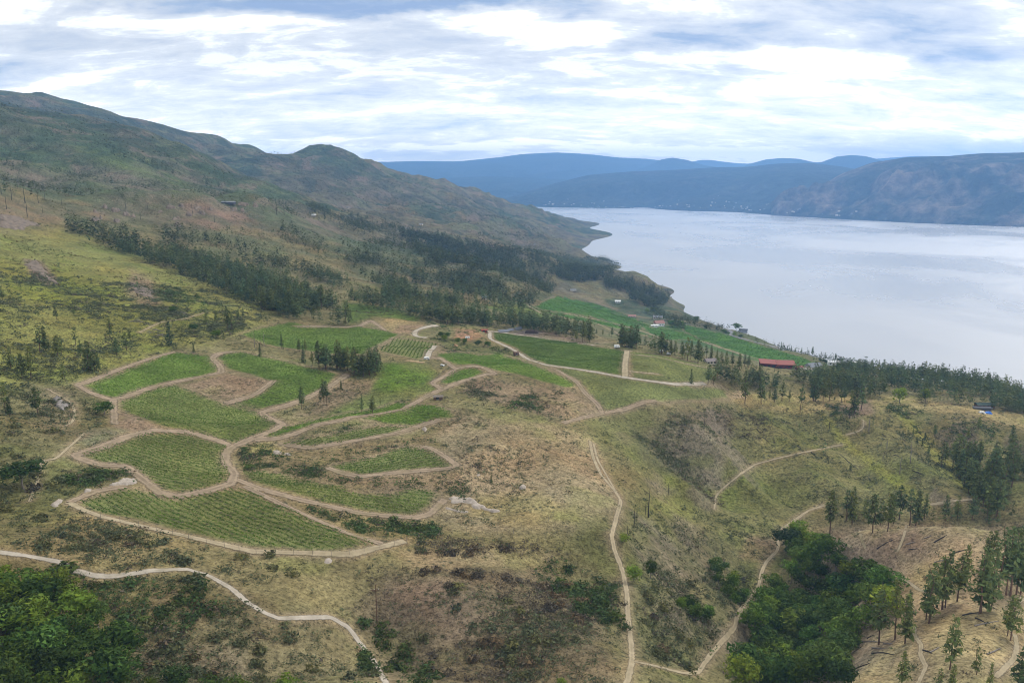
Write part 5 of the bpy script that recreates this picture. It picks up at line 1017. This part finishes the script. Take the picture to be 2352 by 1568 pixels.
# ------------------------------------------------------------------ dead trees and fallen logs
def snag(n, e, label, mat, i):
    (px, py), = Z(n, e[:2]); p = ground(px, py)[0]; D_ = np.linalg.norm(p - np.array([0, 0, CAM_Z])); h = float(np.clip(e[2] * CROPS[n][2] / 2352 * .9408 * D_ / F_, 2, 22))
    o = thing('dead_tree', label, 'dead tree', p - np.array([0, 0, .3]), group='burnt and dead standing trees')
    r = random.Random(i); m = MB(); m.tube([(0, 0, 0), (r.uniform(-.01, .01) * h, r.uniform(-.01, .01) * h, h * .5), (r.uniform(-.03, .03) * h, 0, h)], [.016 * h + .05, .012 * h + .03, .03], 6)
    obj('trunk', m.mesh('dead_trunk', mat), o)
    for k in range(3 + i % 3):
        z = h * (.35 + .55 * r.random()); a = r.uniform(0, 6.28); l = h * r.uniform(.05, .13); b = MB(); b.tube([(0, 0, z), (l * math.cos(a), l * math.sin(a), z + l * .35)], [.05, .02], 4); obj('branch', b.mesh('dead_branch', mat), o)
SN = [(1, M_CHAR, 'on the burnt slope at the upper left edge', [(80,800,85),(170,820,110),(185,910,100),(45,860,80),(260,820,70),(305,800,70),(420,850,65),(290,890,55),(215,750,50),(120,720,45),(10,760,60),(850,860,60)]),
 (1, M_CHAR, 'on the reddish rocky knobs', [(1000,870,60),(1300,890,70),(1450,950,60),(1870,900,120),(1815,810,50),(950,930,60),(1560,880,50),(1920,900,90)]),
 (8, M_CHAR, 'on the green slope right of the ridge track', [(2165,450,210),(2070,510,140),(2025,560,65),(2145,430,80),(2300,300,90)]),
 (16, M_DEAD, 'on the open canyon side', [(530,980,55),(600,1020,150),(900,1190,260),(765,1340,240),(370,800,220),(550,1180,90)]),
 (14, M_CHAR, 'under the bench pines on the canyon side', [(1430,1050,120),(1175,1185,140),(1680,1200,150)]), (6, M_CHAR, 'on the scrubby slope below the straw-green vineyard', [(190,965,90)]),
 (4, M_DEAD, 'below the highest vineyard with reddish bark', [(1720,410,120),(1785,400,105)])]
i = 0
for n, mat, where, L_ in SN:
    for j, e in enumerate(sorted(L_)):
        snag(n, e, (f'{ORD[j]} dead trunk from left {where}' if len(L_) > 1 else f'bare dead trunk {where}'), mat, i); i += 1
LG = [(18, 'on the near knoll', [((410,1470),(580,1480)),((560,1415),(680,1420)),((1720,1190),(2030,1130)),((1730,1090),(1860,1150)),((1060,1500),(1180,1540)),((1150,1530),(1270,1460)),((1880,1550),(2060,1470)),((410,1540),(700,1560)),((160,1450),(330,1380)),((350,1350),(430,1310)),((280,1390),(560,1400)),((1560,1060),(1780,1020))]),
 (18, 'on the far dry slope', [((470,210),(700,85)),((1410,280),(1640,215)),((1210,380),(1390,345)),((880,220),(1000,205)),((1200,130),(1370,30)),((1080,75),(1180,40)),((840,155),(970,120)),((2240,320),(2350,380))]),
 (14, 'on the upper canyon side', [((250,1190),(310,1260)),((940,1480),(1040,1567)),((1060,1310),(1170,1350)),((760,1400),(830,1450)),((1390,1090),(1480,1160)),((320,1290),(400,1360)),((60,1270),(170,1340))]),
 (16, 'along the canyon spurs', [((0,1090),(240,1290)),((990,790),(1060,860)),((1640,800),(1720,870)),((690,1100),(780,1150)),((930,1300),(1070,1360)),((540,830),(600,880)),((1980,1000),(2060,1080))]),
 (9, 'below the leafy trees at the bottom', [((1160,1500),(1310,1435)),((1090,1470),(1200,1465)),((1190,1330),(1260,1290)),((1020,1300),(1100,1320))])]
for n, where, L_ in LG:
    L_ = sorted(L_)
    for j, (a, b) in enumerate(L_):
        g = ground(*np.array(Z(n, a, b)).T); g[:, 2] += .18; mid_ = g.mean(0); V = g - mid_; L2 = np.linalg.norm(V[1] - V[0])
        r = random.Random(j); m = MB(); d = (V[1] - V[0]) / max(L2, .1)
        mp = V.mean(0) + np.array([0, 0, .0]); hmid = height(*(mid_[:2])) + .18 - mid_[2]
        m.tube([V[0], np.array([r.uniform(-.2, .2), r.uniform(-.2, .2), hmid]), V[1]], [.24, .19, .08], 6)
        s = np.array([-d[1], d[0], .3]); 
        for k in range(3):
            t = r.uniform(.3, .8); c0 = V[0] + (V[1] - V[0]) * t; e = c0 + s * r.uniform(.4, 1.0) * r.choice((-1, 1)) + d * .5; e[2] = max(e[2], c0[2] + .1); m.tube([c0, e], [.06, .02], 4)
        obj('fallen_log', m.mesh('fallen_log', M_CHAR if n in (14, 16) else M_DEAD if j % 2 else M_CHAR), None, mid_, label=f'{ORD[j]} fallen log from the left {where}', category='log', group='fallen logs ' + where)

# ------------------------------------------------------------------ rock outcrops
np.seterr(invalid='ignore')
def outcrop(poly, h, label, mat=M_ROCK, res=.6, cat='rock', nm='rock_outcrop', seed=0):
    w = ground([p[0] for p in poly], [p[1] for p in poly])[:, :2]; x0, y0 = w.min(0); x1, y1 = w.max(0); k = max((x1 - x0), (y1 - y0)); res = max(res, k / 60)
    gx = np.arange(x0 - res, x1 + 2 * res, res); gy = np.arange(y0 - res, y1 + 2 * res, res); X, Y = np.meshgrid(gx, gy); sd = poly_sd(X, Y, w) + (fbm(X, Y, res * 5, 3, 7 + seed) - .5) * res * 5
    c = w.mean(0); z0 = float(height(*c)); lump = fbm(X, Y, res * 6, 4, 13 + seed); crack = np.abs(fbm(X, Y, res * 4, 3, 29 + seed) - .5) * 2
    Zt = height(X, Y) + np.where(sd > 0, np.minimum(sd / (res * 1.6), 1) ** .6 * h * (.25 + lump) * (.75 + .5 * np.minimum(crack * 4, 1)), -.6) - z0
    i = np.arange(X.size).reshape(X.shape); q = np.stack([i[:-1, :-1], i[:-1, 1:], i[1:, 1:], i[1:, :-1]], -1).reshape(-1, 4); m = (sd > -res * 1.5); mm = m[:-1, :-1] | m[1:, 1:] | m[1:, :-1] | m[:-1, 1:]
    return obj(nm, mesh_np(nm, np.stack([X - c[0], Y - c[1], Zt], -1).reshape(-1, 3), q[mm.ravel()], None, mat), None, (c[0], c[1], z0), label=label, category=cat)
outcrop(Z(8,(820,320),(850,308),(960,325),(1050,365),(1130,395),(1155,410),(1110,425),(1040,392),(985,400),(960,365),(900,350),(840,348)), .9, 'long white rock slab right of the wavy vineyard strip')
outcrop(Z(8,(780,380),(830,385),(890,405),(960,408),(950,418),(880,415),(800,395)), .5, 'thin pale rock edge under the green patch by the slab')
outcrop(Z(7,(745,235),(800,215),(840,198),(890,185),(925,200),(920,222),(850,238),(780,240)), 1.6, 'long pale boulder ridge above the nearest vineyard')
outcrop(Z(7,(550,292),(580,264),(615,260),(600,280),(575,290)), .9, 'small white rock left of the boulder ridge')
outcrop(Z(7,(348,366),(375,342),(420,336),(400,370),(370,378)), 1.2, 'isolated pale rock left of the nearest vineyard')
outcrop(Z(4,(360,760),(400,745),(445,800),(425,830),(390,820),(370,800)), 1.3, 'grey boulder outcrop on the left hillside', simple('grey_rock', (.24, .215, .19), .45, .5))
outcrop(Z(12,(460,200),(500,198),(545,212),(530,232),(480,228)), .6, 'left pale rock beside the shrubs under the road junction')
outcrop(Z(12,(565,228),(600,218),(632,235),(600,246)), .5, 'right pale rock beside the shrubs under the road junction')
outcrop(Z(8,(1290,240),(1320,230),(1345,245),(1330,262),(1300,262)), 1.4, 'pale boulder beside a bush on the central hill')
outcrop(Z(8,(1000,155),(1040,155),(1035,168),(1005,168)), .5, 'small pale stone patch on the central hill')
outcrop(Z(13,(430,1560),(450,1540),(480,1555),(470,1590),(440,1590)), 1.5, 'round tan boulder under the leaf-shaped vineyard')
outcrop(Z(13,(800,490),(840,478),(885,492),(850,502)), 1.2, 'orange soil heap above the bright vineyard', simple('orange_soil', (.36, .22, .12), .2, .5))
outcrop(Z(1,(170,1240),(240,1200),(290,1260),(380,1360),(300,1330),(220,1270)), 1.5, 'pinkish scree patch on the yellow-green hillside', M_ROCKB, seed=1)
outcrop(Z(1,(870,1340),(960,1380),(1040,1400),(1030,1460),(950,1440),(880,1390)), .8, 'bare reddish scar on the yellow-green hillside', M_ROCKB, seed=2)
outcrop(Z(1,(0,900),(120,905),(260,970),(150,1000),(0,985)), 2.2, 'rubble slope at the left edge below the burnt trees', M_ROCKB, .9, seed=6)
rk = np.random.default_rng(9); KN = [('left reddish rock knob', Z(1, (640, 880), (700, 850), (780, 870), (860, 900), (700, 920), (800, 940), (900, 910), (650, 940))), ('middle reddish rock knob', Z(1, (1080, 880), (1150, 850), (1230, 840), (1330, 850), (1420, 860), (1180, 920), (1200, 970), (1280, 900), (1350, 890))), ('right grassy rock knob', Z(1, (1570, 860), (1640, 830), (1720, 840), (1640, 870)))]
for where, L_ in KN:
    L_ = sorted(L_)
    for j, (x, y) in enumerate(L_):
        k = int(rk.integers(6, 9)); an = np.sort(rk.uniform(0, 6.28, k)); rx = rk.uniform(7, 14); outcrop([(x + rx * math.cos(t) * rk.uniform(.6, 1.1), y + rx * .35 * math.sin(t) * rk.uniform(.6, 1.1)) for t in an], rk.uniform(2.5, 5), f'{ORD[j]} bare rock from left on the {where}', M_ROCKB, .8, seed=10 + j)
outcrop(Z(12,(945,1235),(985,1230),(1015,1250),(980,1272),(950,1260)), .6, 'pale rock patch under the nearest vineyard fence')
for k_ in range(26):                        # slope rubble as single stones
    pass
def slash(n, c, rx, label, mat=None, cnt=22):
    (px, py), = Z(n, c); p = ground(px, py)[0]; o = thing('slash_pile', label, 'log pile', p, group='piles of grey cut logs'); r = random.Random(int(px))
    for k in range(cnt):
        a = r.uniform(-.5, .5) + (1.2 if k % 4 == 0 else 0); l = r.uniform(1.2, 2.6); x, y = r.uniform(-rx, rx), r.uniform(-rx * .7, rx * .7); z = height(p[0] + x, p[1] + y) - p[2] + .15 + .8 * r.random() * (1 - abs(x) / rx)
        m = MB(); m.tube([(x - l * math.cos(a), y - l * math.sin(a), z), (x + l * math.cos(a), y + l * math.sin(a), z + r.uniform(-.2, .3))], [.16, .1], 5); obj('log', m.mesh('slash_log', mat or M_DEAD), o)
slash(4, (1060, 310), 6.5, 'grey slash pile left of the lone fir on the hillside'); slash(4, (960, 238), 6, 'grey slash pile higher on the hillside, left one'); slash(4, (1250, 185), 5, 'grey slash pile nearest the grassy track end')
slash(9, (440, 865), 3.0, 'dark collapsed log pile left of the canyon track', M_CHAR, 18)

# ------------------------------------------------------------------ buildings and other made things
M_RUST = simple('rust_red_roof', (.25, .052, .03), .2, .5, .6, .3); M_DKRED = simple('dark_red_wall', (.10, .022, .022), .2, .5); M_WHITE = simple('white_paint', (.78, .78, .76), .06, .5, .6, .3)
M_GREYR = simple('grey_roof', (.24, .25, .27), .15, .5); M_DARKR = simple('dark_roof', (.09, .09, .095), .15, .5); M_CREAM = simple('cream_wall', (.55, .49, .4), .1, .5); M_BRWN = simple('brown_timber', (.16, .10, .07), .25, 1.0)
M_PINK = simple('reddish_roof', (.36, .2, .17), .15, .5); M_GLASS = simple('window_glass', (.03, .035, .045), .1, 1.0, .15, .6); M_BLUE = simple('blue_tarp', (.04, .18, .62), .15, .8, .5, .3); M_GRN = simple('dark_green_roof', (.06, .085, .075), .2, .5)
M_STEEL = simple('grey_panel', (.17, .18, .20), .2, .4, .8, .1); M_WOODL = simple('fresh_lumber', (.5, .37, .21), .15, 1.0); M_CONC = simple('concrete', (.42, .4, .37), .12, .5)
def house(n, c, sz, label, wall=M_WHITE, roof=M_GREYR, rot=0.0, pitch=.45, wins=3, flat=False, nm='house', cat='house', over=.5, grp=None):
    if n: (px, py), = Z(n, c); p = ground(px, py)[0]
    else: p = np.array(c)
    w, d, h = sz; o = thing(nm, label, cat, p - np.array([0, 0, .4]), rot, grp); hh_ = h + .4
    obj('wall', MB().box((0, 0, hh_ / 2), (w, d, hh_)).mesh('wall', wall), o)
    a, b = w / 2 + over, d / 2 + over; r_ = b * 2 * pitch
    if flat: obj('roof', MB().poly([(-a, -b, hh_ + .02), (a, -b, hh_ + .02), (a, b, hh_ + r_), (-a, b, hh_ + r_), (-a, -b, hh_ + .35), (a, -b, hh_ + .35), (a, b, hh_ + r_ + .33), (-a, b, hh_ + r_ + .33)], [(3, 2, 1, 0), (4, 5, 6, 7), (0, 1, 5, 4), (1, 2, 6, 5), (2, 3, 7, 6), (3, 0, 4, 7)]).mesh('roof', roof), o)
    else: obj('roof', MB().poly([(-a, -b, hh_ - .15), (a, -b, hh_ - .15), (a, b, hh_ - .15), (-a, b, hh_ - .15), (-a, 0, hh_ + r_ * .5), (a, 0, hh_ + r_ * .5)], [(3, 2, 1, 0), (0, 1, 5, 4), (2, 3, 4, 5), (0, 4, 3), (1, 2, 5)]).mesh('roof', roof), o)
    for k in range(wins):
        x = -w / 2 + w * (k + .6) / (wins + .4); W = obj('window', MB().box((x, -d / 2 - .03, hh_ * .58), (min(1.6, w / wins * .6), .08, 1.2)).mesh('window', M_GLASS), o)
        obj('frame', MB().box((x, -d / 2 - .06, hh_ * .58 - .66), (min(1.7, w / wins * .65), .12, .1)).mesh('frame', M_WHITE), W)
    if wins: obj('door', MB().box((w / 2 - .9, -d / 2 - .04, 1.4), (1.0, .08, 2.0)).mesh('door', M_BRWN), o)
    return o
# rust-red winery: two offset wings with sloping roofs
p = ground(1783, 845.0)[0]; o = thing('winery', 'long winery with rust-red sloping roofs and dark red walls in the trees', 'building', p - np.array([0, 0, .5]), -.12)
obj('wall', MB().box((-9, 1, 2.9), (17, 12, 5.8)).mesh('winery_wall', M_DKRED), o); obj('wall', MB().box((9, -1, 2.75), (19, 12, 5.5)).mesh('winery_wall', M_DKRED), o)
def slab_roof(x0, x1, y0, y1, zf0, zf1, zb0, zb1, t=.5): return MB().poly([(x0, y0, zf0), (x1, y0, zf1), (x1, y1, zb1), (x0, y1, zb0), (x0, y0, zf0 + t), (x1, y0, zf1 + t), (x1, y1, zb1 + t), (x0, y1, zb0 + t)], [(3, 2, 1, 0), (4, 5, 6, 7), (0, 1, 5, 4), (1, 2, 6, 5), (2, 3, 7, 6), (3, 0, 4, 7)])
obj('roof', slab_roof(-18.5, 0, -6, 8, 6.4, 5.6, 8.6, 7.8).mesh('winery_roof', M_RUST), o); obj('roof', slab_roof(-.6, 19.5, -8, 6, 5.6, 5.8, 7.9, 8.1).mesh('winery_roof', M_RUST), o)
obj('beam', MB().tube([(-2, -8.3, 4.8), (18, -8.3, 2.2)], .35, 6).mesh('winery_beam', M_RUST), o)
for x in (-14, -9, -4): obj('window', MB().box((x, -5.05, 3.2), (2.6, .1, 2.4)).mesh('winery_window', M_GLASS), o)
for x in (4, 8, 12, 16): obj('window', MB().box((x, -7.05, 3.0), (2.4, .1, 2.2)).mesh('winery_window', M_GLASS), o)
obj('forecourt', MB().box((2, -11, .3), (26, 5, .5)).mesh('winery_court', M_CONC), o)
house(14, (970, 430), (15, 10, 4.5), 'grey-roofed house right of the red winery', M_CREAM, M_GREYR, .3, .6)
house(14, (790, 430), (7, 5, 3.2), 'small rust-red roofed shed right of the winery', M_DKRED, M_RUST, .2, .4, 1, nm='shed', cat='shed')
house(14, (1270, 375), (20, 10, 4.6), 'large white lakeshore house with a low pale roof', M_WHITE, simple('pale_roof', (.6, .6, .6), .08, .4), -.25, .25, 5)
house(14, (1440, 385), (14, 8, 5.2), 'white lakeshore house wing right of the large one', M_WHITE, M_WHITE, -.3, .2, 3)
house(14, (1660, 450), (9, 6, 3.0), 'cream low house between hedges at the lake edge', M_CREAM, M_CREAM, -.3, .3, 2)
house(14, (1580, 690), (4.5, 3, 2.6), 'small white house glimpsed through the bench forest', M_WHITE, M_GREYR, .1, .5, 2)
house(14, (870, 440), (12, 5, 2.2), 'low cream wall-like shed below the winery', M_CREAM, M_CREAM, .1, .1, 0, nm='shed', cat='shed')
house(15, (850, 708), (13, 8, 3.4), 'house with reddish-grey roof left of the tall dark trees', M_CREAM, M_PINK, -.1, .5)
house(15, (1180, 722), (15, 9, 3.6), 'dark grey roofed house on the lakeshore lawn', M_CREAM, M_GREYR, -.35, .5)
house(15, (1195, 815), (15, 10, 5.0), 'red-roofed white house nearest the far vineyards', M_WHITE, M_PINK, .3, .8)
house(15, (1140, 825), (11, 5, 2.8), 'low white annexe in front of the red-roofed house', M_WHITE, M_WHITE, .0, .2, 2, nm='annexe', cat='building')
house(15, (670, 512), (11, 8, 3.0), 'white-roofed building on the bare slope above the point', M_WHITE, M_WHITE, -.1, .35, 2)
house(15, (100, 368), (12, 7, 3.0), 'pale building left of the bare slope', M_CREAM, M_GREYR, .1, .35, 2)
house(15, (2270, 895), (16, 9, 5), 'grey house among trees above the lakeshore road', M_GREYR, M_DARKR, -.3, .5)
house(15, (1850, 1290), (9, 6, 2.6), 'house with brownish-grey roof hidden by the pine row', M_CREAM, simple('brown_roof', (.26, .22, .21), .15, .5), .2, .5)
house(13, (1620, 612), (3.2, 2.8, 2.4), 'small brown wooden shed beside the farm road', M_BRWN, M_BRWN, .5, .3, 1, nm='shed', cat='shed')
house(13, (625, 1172), (5.0, 3.0, 1.9), 'low brown hut among small pines by the meadow fence', M_BRWN, M_POST, .1, .3, 1, nm='hut', cat='hut')
house(13, (1215, 318), (5.0, 3.0, 2.2), 'red shed at the farm road corner', simple('red_shed', (.25, .05, .04), .2, .5), M_RUST, .1, .3, 1, nm='shed', cat='shed')
house(16, (1845, 492), (12, 6, 2.6), 'dark green roofed house at the canyon rim by the right edge', M_BRWN, M_GRN, -.1, .35, 4)
(px, py), = Z(16, (1815, 525)); p = ground(px, py)[0]; house(None, tuple(p), (12, 2.4, 1.6), 'long black open shed in front of the rim house', M_DARKR, M_DARKR, -.08, .1, 0, True, 'shed', 'shed')
def tarp(n, c, sz, label, mat):
    (px, py), = Z(n, c); p = ground(px, py)[0]; w, d, h = sz; r = random.Random(int(px)); V = []; F = []
    for i_ in range(8):
        for j_ in range(6):
            u, v = i_ / 7 * 2 - 1, j_ / 5 * 2 - 1; e = max(abs(u), abs(v)); V.append((u * w / 2, v * d / 2, -.25 if e > .99 else h * (1 - e * .55) * (1 + r.uniform(-.2, .2))))
    for i_ in range(7):
        for j_ in range(5): F.append((i_ * 6 + j_, (i_ + 1) * 6 + j_, (i_ + 1) * 6 + j_ + 1, i_ * 6 + j_ + 1))
    obj('covered_stack', mesh_np('covered_stack', V, F, None, mat), None, p, label=label, category='tarp')
tarp(16, (1812, 562), (5.2, 2.8, 1.5), 'white covered stack beside the blue one at the canyon rim', M_WHITE)
tarp(16, (1895, 568), (5, 3, 1.7), 'bright blue tarp-covered stack at the canyon rim', M_BLUE)
tarp(13, (1815, 325), (13, 8, 3.2), 'dark compost heap beside the grey panels', simple('compost', (.06, .045, .04), .3, .8))
for k, (x, y) in enumerate([(1430, 318), (1500, 315), (1560, 300), (1640, 290), (1665, 280)]):
    (px, py), = Z(13, (x, y)); p = ground(px, py)[0]
    o = thing('panel_rack', f'{ORD[k]} grey tilted panel rack from the left behind the dark green field', 'panel', p, .5, 'grey tilted panels by the compost heap')
    obj('panel', MB().poly([(-2.6, -1.8, .4), (2.6, -1.8, .4), (2.6, 1.8, 2.0), (-2.6, 1.8, 2.0), (-2.6, -1.8, .52), (2.6, -1.8, .52), (2.6, 1.8, 2.12), (-2.6, 1.8, 2.12)], [(3, 2, 1, 0), (4, 5, 6, 7), (0, 1, 5, 4), (1, 2, 6, 5), (2, 3, 7, 6), (3, 0, 4, 7)]).mesh('grey_panel', M_STEEL), o)
    for sx in (-2, 2): obj('leg', MB().box((sx, 1.4, .6), (.15, .15, 2.6)).mesh('panel_leg', M_POST), o)
def vehicle(n, c, sz, label, rot, nm='caravan', cat='caravan', mat=M_WHITE):
    (px, py), = Z(n, c); p = ground(px, py)[0]; w, d, h = sz; o = thing(nm, label, cat, p, rot); a, b = w / 2, d / 2
    obj('body', MB().poly([(-a, -b, .5), (a, -b, .5), (a, b, .5), (-a, b, .5), (-a, -b, h * .8), (a * .96, -b, h * .8), (a * .96, b, h * .8), (-a, b, h * .8), (-a * .9, -b * .85, h), (a * .8, -b * .85, h), (a * .8, b * .85, h), (-a * .9, b * .85, h)], [(3, 2, 1, 0), (0, 1, 5, 4), (1, 2, 6, 5), (2, 3, 7, 6), (3, 0, 4, 7), (4, 5, 9, 8), (5, 6, 10, 9), (6, 7, 11, 10), (7, 4, 8, 11), (8, 9, 10, 11)]).mesh('vehicle_body', mat), o)
    for sx in (-.55, .55):
        for sy in (-1, 1): obj('wheel', MB().tube([(a * sx, sy * (b - .1), .36), (a * sx, sy * (b + .08), .36)], .36, 10).mesh('wheel', M_DARKR), o)
    for x in (-.3, .3): obj('window', MB().box((a * x, -b - .03, h * .65), (a * .3, .06, h * .2)).mesh('vehicle_window', M_GLASS), o)
vehicle(15, (660, 1092), (4.4, 2.0, 2.2), 'white caravan at the top of the straight dirt strip', .1)
vehicle(15, (1225, 1146), (3.2, 1.6, 1.6), 'left white trailer parked under the pine row', -.2, 'trailer', 'trailer')
vehicle(15, (1320, 1182), (3.2, 1.7, 1.9), 'right white trailer parked under the pine row', -.3, 'trailer', 'trailer')
vehicle(13, (1000, 398), (3.8, 1.7, 1.7), 'white truck parked on the reddish yard', .2, 'truck', 'truck')
vehicle(13, (478, 668), (3.4, 1.7, 1.9), 'white van at the lower end of the white gravel bend', .4, 'van', 'van')
vehicle(13, (680, 752), (2.6, 1.3, 1.2), 'white car on the reddish dirt road', -.6, 'car', 'car')
for k, (x, y) in enumerate([(260, 688), (330, 696), (400, 708)]):
    (px, py), = Z(13, (x, y)); p = ground(px, py)[0]; o = thing('lumber_stack', f'{ORD[k]} stack of pale lumber from the left under the clear-rowed plot', 'lumber', p, -.1, 'pale lumber stacks by the meadow')
    for q in range(4): obj('plank', MB().box(((q - 1.5) * .12, (q - 1.5) * .62, .25 + .1 * (q % 2)), (5.5 - q * .3, .5, .4)).mesh('plank', M_WOODL), o)
# dock
L0, L1 = Z(15, (1180, 545), (1325, 548)); g = []
for px, py in (L0, L1): r = ray(px, py); k = -(CAM_Z - .8) / r[2]; g.append(np.array([r[0] * k, r[1] * k, .8]))
mid_ = (g[0] + g[1]) / 2; d = g[1] - g[0]; Ln = np.linalg.norm(d); rz = math.atan2(d[1], d[0]); o = thing('dock', 'long thin wooden dock reaching into the lake by the point', 'dock', (mid_[0], mid_[1], 0), rz)
obj('deck', MB().box((0, 0, .8), (Ln, 2.2, .25)).mesh('dock_deck', M_POST), o); obj('platform', MB().box((Ln / 2, -3, .82), (5, 8, .3)).mesh('dock_platform', M_POST), o)
for k in range(7): obj('pile', MB().tube([(-Ln / 2 + Ln * k / 6, 0, -3), (-Ln / 2 + Ln * k / 6, 0, 1.3)], .18, 6).mesh('dock_pile', M_BRWN), o)
# utility pole
(px, py), = Z(8, (333, 1150)); p = ground(px, py)[0]; o = thing('utility_pole', 'tall wooden utility pole standing in the brush of the front hill', 'utility pole', p - np.array([0, 0, .5]), .15)
obj('pole', MB().tube([(0, 0, 0), (0, 0, 12.8)], [.17, .12], 8).mesh('pole', M_BRWN), o); obj('crossarm', MB().box((-.3, 0, 11.0), (2.6, .14, .16)).mesh('crossarm', M_BRWN), o)
obj('brace', MB().tube([(-.9, 0, 10.95), (0, 0, 10.2)], .04, 4).mesh('brace', M_BRWN), o); obj('brace', MB().tube([(.7, 0, 10.95), (0, 0, 10.2)], .04, 4).mesh('brace', M_BRWN), o)
for x in (-1.45, -.5, .85): obj('insulator', MB().tube([(x, 0, 11.08), (x, 0, 11.35)], [.07, .05], 6).mesh('insulator', M_WHITE), o)
# deer fence: posts and wire
def fence(pts, label, gap, h, rad=.07, wires=(.5, 1.0)):
    P = np.array(pts, float); t = np.r_[0, np.cumsum(np.hypot(*np.diff(P, axis=0).T))]; m = int(t[-1] / 2); tt = np.linspace(0, t[-1], m); g = ground(np.interp(tt, t, P[:, 0]), np.interp(tt, t, P[:, 1]))
    s = np.r_[0, np.cumsum(np.hypot(*np.diff(g[:, :2], axis=0).T))]; k = np.arange(0, s[-1], gap); x, y = np.interp(k, s, g[:, 0]), np.interp(k, s, g[:, 1]); z = height(x, y)
    o = thing('fence', label, 'fence', (x[0], y[0], z[0])); pm = MB().tube([(0, 0, -.3), (0, 0, h)], [rad, rad * .9], 5).mesh('fence_post', M_POST)
    for a, b, c in zip(x, y, z): obj('post', pm, o, (a - x[0], b - y[0], c - z[0]))
    for f in wires: obj('wire', MB().tube([(a - x[0], b - y[0], c - z[0] + h * f * .96) for a, b, c in zip(x, y, z)], .012, 3).mesh('fence_wire', M_POST), o)
fence(Z(7,(680,455),(1000,530),(1400,625),(1700,695),(2100,705)) + Z(8,(100,715),(430,645),(650,585),(880,553),(1330,563),(1420,552),(1530,435)), 'post and wire fence under the nearest vineyard and along the central hill', 6.0, 2.3)
fence(Z(8,(1340,560),(1250,480),(1160,380),(1090,300),(900,110),(800,20)), 'fence line crossing the central hill past the white slab', 9.0, 1.6, .05)
fence(Z(13,(-300,1330),(0,1245),(260,1170),(520,1112),(560,1080)), 'dark fence along the lower edge of the green meadow', 3.5, 1.3, .08)
fence(Z(13,(720,800),(640,890),(560,945),(480,975)), 'dark fence on the bank between meadow and dirt road', 2.5, 1.2, .1)
fence(Z(6,(1650,770),(1750,790),(1900,800)), 'dark board fence in front of the bench forest', 3.0, 1.6, .12)
# clipped hedges by the white lakeshore house
def hedge(n, pts, label, h=2.2, w=2.0):
    P = np.array(Z(n, *pts)); g = ground(P[:, 0], P[:, 1]); t = np.linspace(0, 1, 60); k = np.linspace(0, 1, len(g)); X = np.stack([np.interp(t, k, g[:, i_]) for i_ in range(3)], -1); X[:, 2] = height(X[:, 0], X[:, 1]) + h * .5; c = X[0].copy()
    V, Fc = tri_cloud(X - c, np.full(60, h * .6), 9, rl, 1.0); obj('hedge', mesh_np('hedge', V, Fc, shade_cols(V, (.03, .055, .025), rl), M_SHRUB), None, c, label=label, category='hedge')
hedge(14, [(1060, 310), (1160, 345), (1260, 375)], 'dark clipped hedge left of the white lakeshore house'); hedge(14, [(1280, 370), (1400, 405)], 'dark clipped hedge in front of the white lakeshore house'); hedge(14, [(1420, 425), (1560, 470)], 'dark hedge sloping down right of the white house')
# far houses on this side
for k, (n, x, y, lab) in enumerate([(1, 2120, 908, 'white house in the green hollow below the mountain spur'), (2, 1255, 722, 'white house in the far forest, left one'), (2, 1397, 716, 'white house in the far forest, right one'), (2, 1725, 868, 'white house among trees on the farther point'), (2, 1740, 885, 'small white cabin below the house on the farther point'), (2, 540, 610, 'pale house on the bare bank under the spur'), (2, 630, 580, 'pale roofed house beside the spur road'), (2, 1485, 600, 'white house high on the spur above the lake'), (2, 1060, 1082, 'pale shed in the clearing behind the pine belt'), (1, 1545, 826, 'long dark-windowed house on the ridge between the knobs'), (2, 140, 470, 'white house at the left of the green hollow')]):
    house(n, (x, y), ((9, 6, 7, 8, 6, 9, 9, 9, 5, 22, 8)[k], 6, 3.2), lab, M_CREAM if k != 9 else M_DARKR, M_WHITE if k in (0, 3) else M_GREYR, rl.uniform(-.4, .4), .4, 2)
# town across the lake: single small houses on the mountain foot
rtw = np.random.default_rng(77)
me_h = MB().box((0, 0, 4), (16, 12, 8)).poly([(-9, -7, 8), (9, -7, 8), (9, 7, 8), (-9, 7, 8), (-9, 0, 12), (9, 0, 12)], [(0, 1, 5, 4), (2, 3, 4, 5), (0, 4, 3), (1, 2, 5)]); ME_H = [me_h.mesh('town_house', m) for m in (M_CREAM, M_CONC, M_GREYR)]
def town(V, i0, i1, jmax, n, label, group):
    for k in range(n):
        i_, j_ = int(rtw.integers(i0, i1)), min(int(abs(rtw.normal(0, jmax * .5))) + 2, jmax + 3); p = V[i_, j_] * .5 + V[i_ + 1, j_] * .5; s = rtw.uniform(.5, 1.1)
        obj('town_house', ME_H[int(rtw.integers(0, 3))], None, (p[0] + rtw.uniform(-20, 20), p[1], p[2] - 3), rtw.uniform(0, 3), s, label=label, category='house', group=group)
town(VM1, 25, 180, 7, 90, 'tiny pale house of the town at the foot of the blue hill', 'houses of the town across the lake')
town(VM2, 10, 90, 10, 20, 'tiny pale house at the foot of the brown mountain', 'houses under the brown mountain')
print('all', round(time.time() - T0, 1), len(bpy.data.objects), sum(len(m.polygons) for m in bpy.data.meshes))
